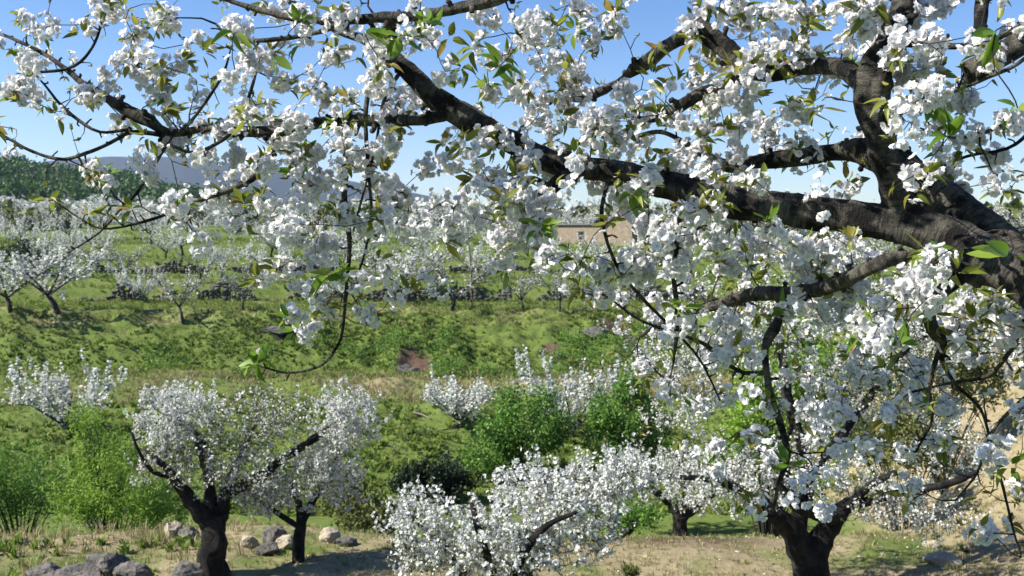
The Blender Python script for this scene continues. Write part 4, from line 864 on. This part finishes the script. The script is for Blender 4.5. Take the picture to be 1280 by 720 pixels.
def wall_y(x, target):
    y = target
    for _ in range(12): y = target - 1.6 * float(vnoise(x / 17, y / 40 + 3, 5)) - 0
    return y
def stone_wall(px0, px1, target, label, seed, hh=.85, size=.30):
    r = np.random.default_rng(700 + seed); mb = MB(); d = target
    x0, x1 = (px0 - 640) / 1280 * d, (px1 - 640) / 1280 * d; x = x0
    y_ = wall_y(x0, target - .25); base = np.array([(x0 + x1) / 2, y_, float(height((x0 + x1) / 2, y_ - .3))])
    while x < x1:
        w_ = size * r.uniform(.7, 1.5); y_ = wall_y(x, target - .28); z = float(height(x, y_ - .35)) - .05; top = z + hh * max(.12, .62 + .75 * float(vnoise(x / 1.4, seed * 3.1, 5)) + r.uniform(-.12, .12))
        while z < top:
            h_ = size * r.uniform(.45, .85); v, f = stone(r, (w_ * .56, size * .6, h_ * .58), 2, 9)
            v = v + np.array([x + w_ * .5 + r.normal() * .03, y_ + r.normal() * .05 + .1 * (z - top), z + h_ * .5]); mb.add(v, f); z += h_ * .93
        x += w_ * .95
    tag(mb.obj('dry_stone_wall', [M['wallstone']], None, smooth=False, origin=base), label, 'wall')
stone_wall(96, 420, 61.7, 'dark dry stone wall behind the thinly flowered trees at left', 1, .95)
stone_wall(440, 640, 61.7, 'dark dry stone wall behind the thin bare pole', 2)
stone_wall(670, 880, 61.7, 'dark dry stone wall half hidden by the hanging blossom', 3)
stone_wall(120, 420, 75.1, 'upper dark stone wall on the second terrace, above the thinly flowered trees', 4, .75)
stone_wall(560, 760, 75.1, 'upper stone wall below the tan farmhouse', 5, .65)

# fallen logs by the round white cherry bush
def log(px0, py0, px1, py1, rpx, label):
    a, d = ground_pt(px0, py0, 25, 60); b_, d2_ = ground_pt(px1, py1, 25, 60); rr = rpx * d / 1280; mb = MB()
    pl = catmull([(*(a + [0, 0, rr]), rr), (*((a + b_) / 2 + [0, .05, rr * 1.6]), rr * .9), (*(b_ + [0, 0, rr]), rr * .6)], .15); tube(mb, pl, 8, .15, px0)
    tag(mb.obj('fallen_log', [plain_log], None, origin=a, use_uv=True), label, 'log')
plain_log = plain('bleached_log', (.13, .115, .095), .9, 8)
log(516, 517, 538, 525, 1.3, 'short grey log left of the round white cherry bush')
log(546, 540, 574, 537, 1.1, 'thin grey log lowest under the round white cherry bush')

# poles
p, d = ground_pt(73, 256, 100, 300); rr = .16; mb = MB(); tp = P(73, 198, d); tube(mb, [(p[0], p[1], p[2] - .5, rr), (p[0], p[1], tp[2], rr * .7)], 8)
pole_m = plain('pole_wood', (.14, .095, .065), .9, 6)
pr_ = empty('utility_pole', p, 'brown wooden pole standing in front of the wooded hill at left', 'pole'); mb.obj('post', [pole_m], pr_, origin=p, use_uv=True)
mb = MB(); tube(mb, [(p[0] - .5, p[1], tp[2] - .5, .06), (p[0] + .5, p[1], tp[2] - .5, .06)], 6); mb.obj('cross_arm', [pole_m], pr_, origin=p, use_uv=True)
p, d = ground_pt(590, 386, 40, 80); tp = P(583, 272, d); mb = MB(); tube(mb, catmull([(p[0], p[1], p[2] - .2, .055), (p[0] - .08, p[1], (p[2] + tp[2]) / 2, .045), (tp[0], tp[1], tp[2], .025)], .3), 7, .1, 5)
tag(mb.obj('bare_pole', [plain('weathered_pole', (.12, .105, .09), .9, 6)], None, origin=p, use_uv=True), 'thin bare pole standing alone at the bank edge among grey green trees', 'pole')

# farmhouse behind the orchard
def box(mb, a, b_, mi=0):
    x0, y0, z0 = a; x1, y1, z1 = b_
    mb.add([(x0, y0, z0), (x1, y0, z0), (x1, y1, z0), (x0, y1, z0), (x0, y0, z1), (x1, y0, z1), (x1, y1, z1), (x0, y1, z1)], [(0, 3, 2, 1), (4, 5, 6, 7), (0, 1, 5, 4), (1, 2, 6, 5), (2, 3, 7, 6), (3, 0, 4, 7)], mi)
fy = 93.0; fx0, fx1, fx2 = [(q - 640) / 1280 * fy for q in (684, 760, 797)]; fz = float(height(fx1, fy)) - .2; zt = (290 - 281) / 1280 * fy; zp = (290 - 266) / 1280 * fy
fh = empty('farmhouse', (fx1, fy, fz), 'small tan stone farmhouse with grey roof, behind the orchard', 'house'); fo = (fx1, fy, fz)
fh.rotation_euler.z = R(-36)
stw = rock_mat('tan_rubble_wall', (.15, .115, .08), (.36, .29, .20), (.20, .165, .12)); roofm = plain('grey_slate', (.16, .15, .15), .85, 5)
mb = MB(); box(mb, (fx0, fy, fz), (fx1, fy + 4, zt)); box(mb, (fx1, fy - .4, fz), (fx2, fy + 4, zt - .05)); mb.add([(fx1, fy - .4, zt - .05), (fx2, fy - .4, zt - .05), ((fx1 + fx2) / 2, fy - .4, zp - .1)], [(0, 1, 2)])
mb.obj('wall', [stw], fh, smooth=False, origin=fo)
mb = MB(); xm = (fx1 + fx2) / 2
for sgn, xe in ((-1, fx1 - .15), (1, fx2 + .15)):
    mb.add([(xe, fy - .6, zt - .15), (xm, fy - .6, zp), (xm, fy + 4.1, zp), (xe, fy + 4.1, zt - .15), (xe, fy - .6, zt - .03), (xm, fy - .6, zp + .12), (xm, fy + 4.1, zp + .12), (xe, fy + 4.1, zt - .03)], [(0, 3, 2, 1), (4, 5, 6, 7), (0, 1, 5, 4), (1, 2, 6, 5), (2, 3, 7, 6), (3, 0, 4, 7)])
mb.obj('roof', [roofm], fh, smooth=False, origin=fo)
mb = MB(); box(mb, (fx0 - .1, fy - .2, zt + .003), (fx1 - .2, fy + 4.1, zt + .12)); mb.obj('roof', [roofm], fh, smooth=False, origin=fo)
mb = MB(); box(mb, (2.35 + fx0, fy - .03, zt - 1.35), (2.35 + fx0 + .55, fy + .1, zt - .6)); wn = mb.obj('window', [plain('dark_window', (.02, .02, .022), .4)], fh, smooth=False, origin=fo)
mb = MB(); box(mb, (2.28 + fx0, fy - .06, zt - 1.45), (2.35 + fx0 + .62, fy - .003, zt - 1.352)); mb.obj('sill', [M['rock_tan']], wn, smooth=False, origin=fo)

# ------------------------------------------------------------------ grass, weeds, woods
gr = np.random.default_rng(77)
def scatter(n, y0, y1, half, dens=None, ypow=1.0):
    y = y0 + (y1 - y0) * gr.random(n) ** ypow; x = (gr.random(n) * 2 - 1) * half * (y + 3)
    if dens is not None:
        k = gr.random(n) < dens(x, y); x, y = x[k], y[k]
    return np.column_stack([x, y, height(x, y) - .015])
def tufts(name, mat, tm, pos, size, flat=1.0):
    mb = MB(); n = len(pos); a = gr.uniform(0, 6.28, n); z = unit(np.column_stack([gr.normal(size=n) * .18, gr.normal(size=n) * .18 - .08, np.ones(n)])); rot = frame_xz(np.column_stack([np.cos(a), np.sin(a), 0 * a]), z); rot = frame(z, gr)
    kk = gr.integers(0, len(tm), n); sc = np.column_stack([size, size, size * flat * gr.uniform(.7, 1.3, n)])
    for j in range(len(tm)):
        mb.inst(tm[j], pos[kk == j], rot[kk == j], sc[kk == j])
    return tag(mb.obj(name, [M[mat]], None), kind='stuff')
notscar = lambda x, y: 1 - np.clip(1.3 * sum(np.exp(-((x - a) / (c * 1.25)) ** 2 - ((y - b - .2) / (c * 1.1)) ** 2) for a, b, c in SCARS), 0, 1)
patch = lambda x, y, s, k: np.clip(.5 + 1.2 * fbm(x / s, y / s, k), 0, 1)
p = scatter(19000, 46.5, 54.6, .62, lambda x, y: notscar(x, y) * np.clip(-.15 + 1.5 * patch(x, y, 4.0, 81) - .5 * sstep(50, 54, y), .02, 1)); tufts('bank_weeds', 'grass2', WEEDS, p, gr.uniform(.08, .26, len(p)))
p = scatter(30000, 46.5, 62, .62, lambda x, y: notscar(x, y) * (.2 + .6 * patch(x, y, 2.2, 82))); tufts('bank_grass', 'grass', TUFTS, p, gr.uniform(.10, .28, len(p)))
p = scatter(11000, 27, 42, .62, lambda x, y: np.clip(-.2 + 1.5 * patch(x, y, 3.5, 83), .02, 1)); tufts('hollow_weeds', 'grass2', WEEDS, p, gr.uniform(.10, .30, len(p)))
p = scatter(15000, 27, 48, .62, lambda x, y: .3 + .7 * patch(x, y, 2.5, 84)); tufts('hollow_grass', 'grass', TUFTS, p, gr.uniform(.10, .28, len(p)))
p = scatter(15000, 41, 48.5, .62, lambda x, y: (.12 + .88 * sstep(-10, -5.5, x)) * .2 + .8 * patch(x, y, 2.5, 85)); tufts('terrace_straw', 'straw', TUFTS, p, gr.uniform(.12, .32, len(p)))
p = scatter(30000, 55, 112, .6, lambda x, y: .3 + .7 * patch(x, y, 4, 86)); tufts('terrace_grass', 'grass', TUFTS, p, gr.uniform(.12, .4, len(p)))
p = scatter(9000, 55, 112, .6, lambda x, y: patch(x, y, 5, 98) ** 2); tufts('terrace_weeds', 'grass2', WEEDS, p, gr.uniform(.12, .4, len(p)))
p = scatter(5000, 52.6, 56.5, .62, lambda x, y: .25 + .75 * patch(x, y, 3.0, 95)); tufts('bank_top_straw', 'straw', TUFTS, p, gr.uniform(.10, .26, len(p)))
p = scatter(9000, 10, 34, .74, lambda x, y: sstep(5, 7.5, x - .16 * (y - 14)) * patch(x, y, 1.2, 99)); tufts('slope_straw', 'straw', TUFTS, p, gr.uniform(.06, .2, len(p)))
p = scatter(4000, 10, 34, .74, lambda x, y: sstep(4, 6.5, x - .16 * (y - 14)) * np.clip(patch(x, y, 1.6, 100) * 2 - .9, 0, 1)); tufts('slope_weeds', 'olive', WEEDS, p, gr.uniform(.06, .18, len(p)))
dry_k = lambda x, y: np.clip(dryness(x, y), 0, 1)
p = scatter(36000, 7.5, 17.5, .72, lambda x, y: .12 + .75 * (1 - dry_k(x, y)) * patch(x, y, .9, 87)); tufts('orchard_grass', 'grass', TUFTS, p, gr.uniform(.03, .11, len(p)))
p = scatter(60000, 7.5, 24, .74, lambda x, y: .15 + .6 * dry_k(x, y) * patch(x, y, .8, 88)); tufts('dry_orchard_grass', 'straw', TUFTS, p, gr.uniform(.03, .12, len(p)))
p = scatter(3200, 11.5, 17.2, .72, lambda x, y: sstep(-3.6, -5.0, x) * patch(x, y, .9, 89)); tufts('tall_dry_grass', 'straw', TUFTS, p, gr.uniform(.08, .22, len(p)), 1.4)
p = scatter(2600, 11.0, 15.5, .72, lambda x, y: sstep(-4.4, -5.6, x) * patch(x, y, .7, 90)); tufts('green_weeds', 'grass2', WEEDS, p, gr.uniform(.10, .22, len(p)))
p = scatter(1500, 8, 17, .7); mbp = MB(); q = gr.uniform(.008, .016, len(p)); mbp.inst(SFLOW[0], p + [0, 0, .03], frame(unit(gr.normal(size=(len(p), 3)) * .4 + [0, 0, 1]), gr), q); tag(mbp.obj('fallen_petals', [M['petal']]), kind='stuff')
p = scatter(900, 8, 24, .74, lambda x, y: .15 + .8 * dry_k(x, y)); mbp = MB(); sv, sf = stone(np.random.default_rng(3), (1, .8, .55), 2, 9, .1); mbp.inst((sv, sf, [0] * len(sf)), p, frame(unit(gr.normal(size=(len(p), 3)) * .25 + [0, 0, 1]), gr), gr.uniform(.012, .06, len(p)) ); tag(mbp.obj('pebbles', [M['rock_tan']], None, smooth=False), kind='stuff')
def mass(name, mat, n, y0, y1, half0, half1, keep, size, leaf, per, tm, groundmin=.3):
    """a far mass of crowns, too many and too small to tell apart"""
    mb = MB(); y = gr.uniform(y0, y1, n); x = gr.uniform(half0, half1, n) * y; k = keep(x, y); x, y = x[k], y[k]; z = height(x, y)
    for a, b_, c in zip(x, y, z):
        s_ = size * gr.uniform(.55, 1.35); m_ = int(per * (s_ / size) ** 1.4); u = unit(gr.normal(size=(m_, 3))) * gr.uniform(.35, 1.0, (m_, 1)) ** .5 * np.array([1, 1, .8]) * s_ * (1 + .25 * gr.normal(size=(m_, 1)))
        q = np.array([a, b_, c + s_ * .75]) + u; q[:, 2] = np.maximum(q[:, 2], c + .1); kk = gr.integers(0, len(tm), m_); rot = rand_rot(m_, gr); sc = leaf * gr.uniform(.6, 1.4, m_)
        for j in range(len(tm)): mb.inst(tm[j], q[kk == j], rot[kk == j], sc[kk == j])
    return tag(mb.obj(name, [M[mat]], None), kind='stuff')
mass('hillside_woods', 'woods', 1500, 215, 420, -.62, -.22, lambda x, y: (height(x, y) > 5 + 2 * vnoise(x / 14, y / 14, 91)) & (vnoise(x / 16, y / 16, 92) > -.35), 3.4, 1.05, 190, [LEAF_S])
mass('hillside_scrub', 'olive', 900, 112, 300, -.6, .6, lambda x, y: vnoise(x / 20, y / 20, 93) > -.1, 1.5, .5, 40, CRUMP)
mass('bank_brambles', 'shrub', 420, 46.8, 51.5, -.36, .14, lambda x, y: (vnoise(x / 2.4, y / 2, 96) > -.1) & (notscar(x, y) > .6), .42, .085, 70, [LEAF_S])
mass('hollow_brambles', 'olive', 130, 29, 40, -.34, .3, lambda x, y: vnoise(x / 2.0, y / 2, 97) > .15, .40, .08, 60, [LEAF_S])
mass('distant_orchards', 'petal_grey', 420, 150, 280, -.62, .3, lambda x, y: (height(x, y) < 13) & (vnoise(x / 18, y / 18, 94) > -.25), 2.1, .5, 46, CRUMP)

# ------------------------------------------------------------------ air
HAZE = True
if HAZE:
    mb = MB(); zlo = float(Z.min()) - 1.0; box(mb, (-9500, -80, zlo), (9500, 5100, 330)); hm = bpy.data.materials.new('haze'); hm.use_nodes = True; t = hm.node_tree
    t.nodes.remove(t.nodes['Principled BSDF']); v = t.nodes.new('ShaderNodeVolumePrincipled'); v.inputs['Color'].default_value = (.50, .66, 1.0, 1); v.inputs['Density'].default_value = .00011; v.inputs['Anisotropy'].default_value = .2
    t.links.new(v.outputs[0], t.nodes['Material Output'].inputs['Volume']); tag(mb.obj('haze', [hm], None, smooth=False), kind='stuff')
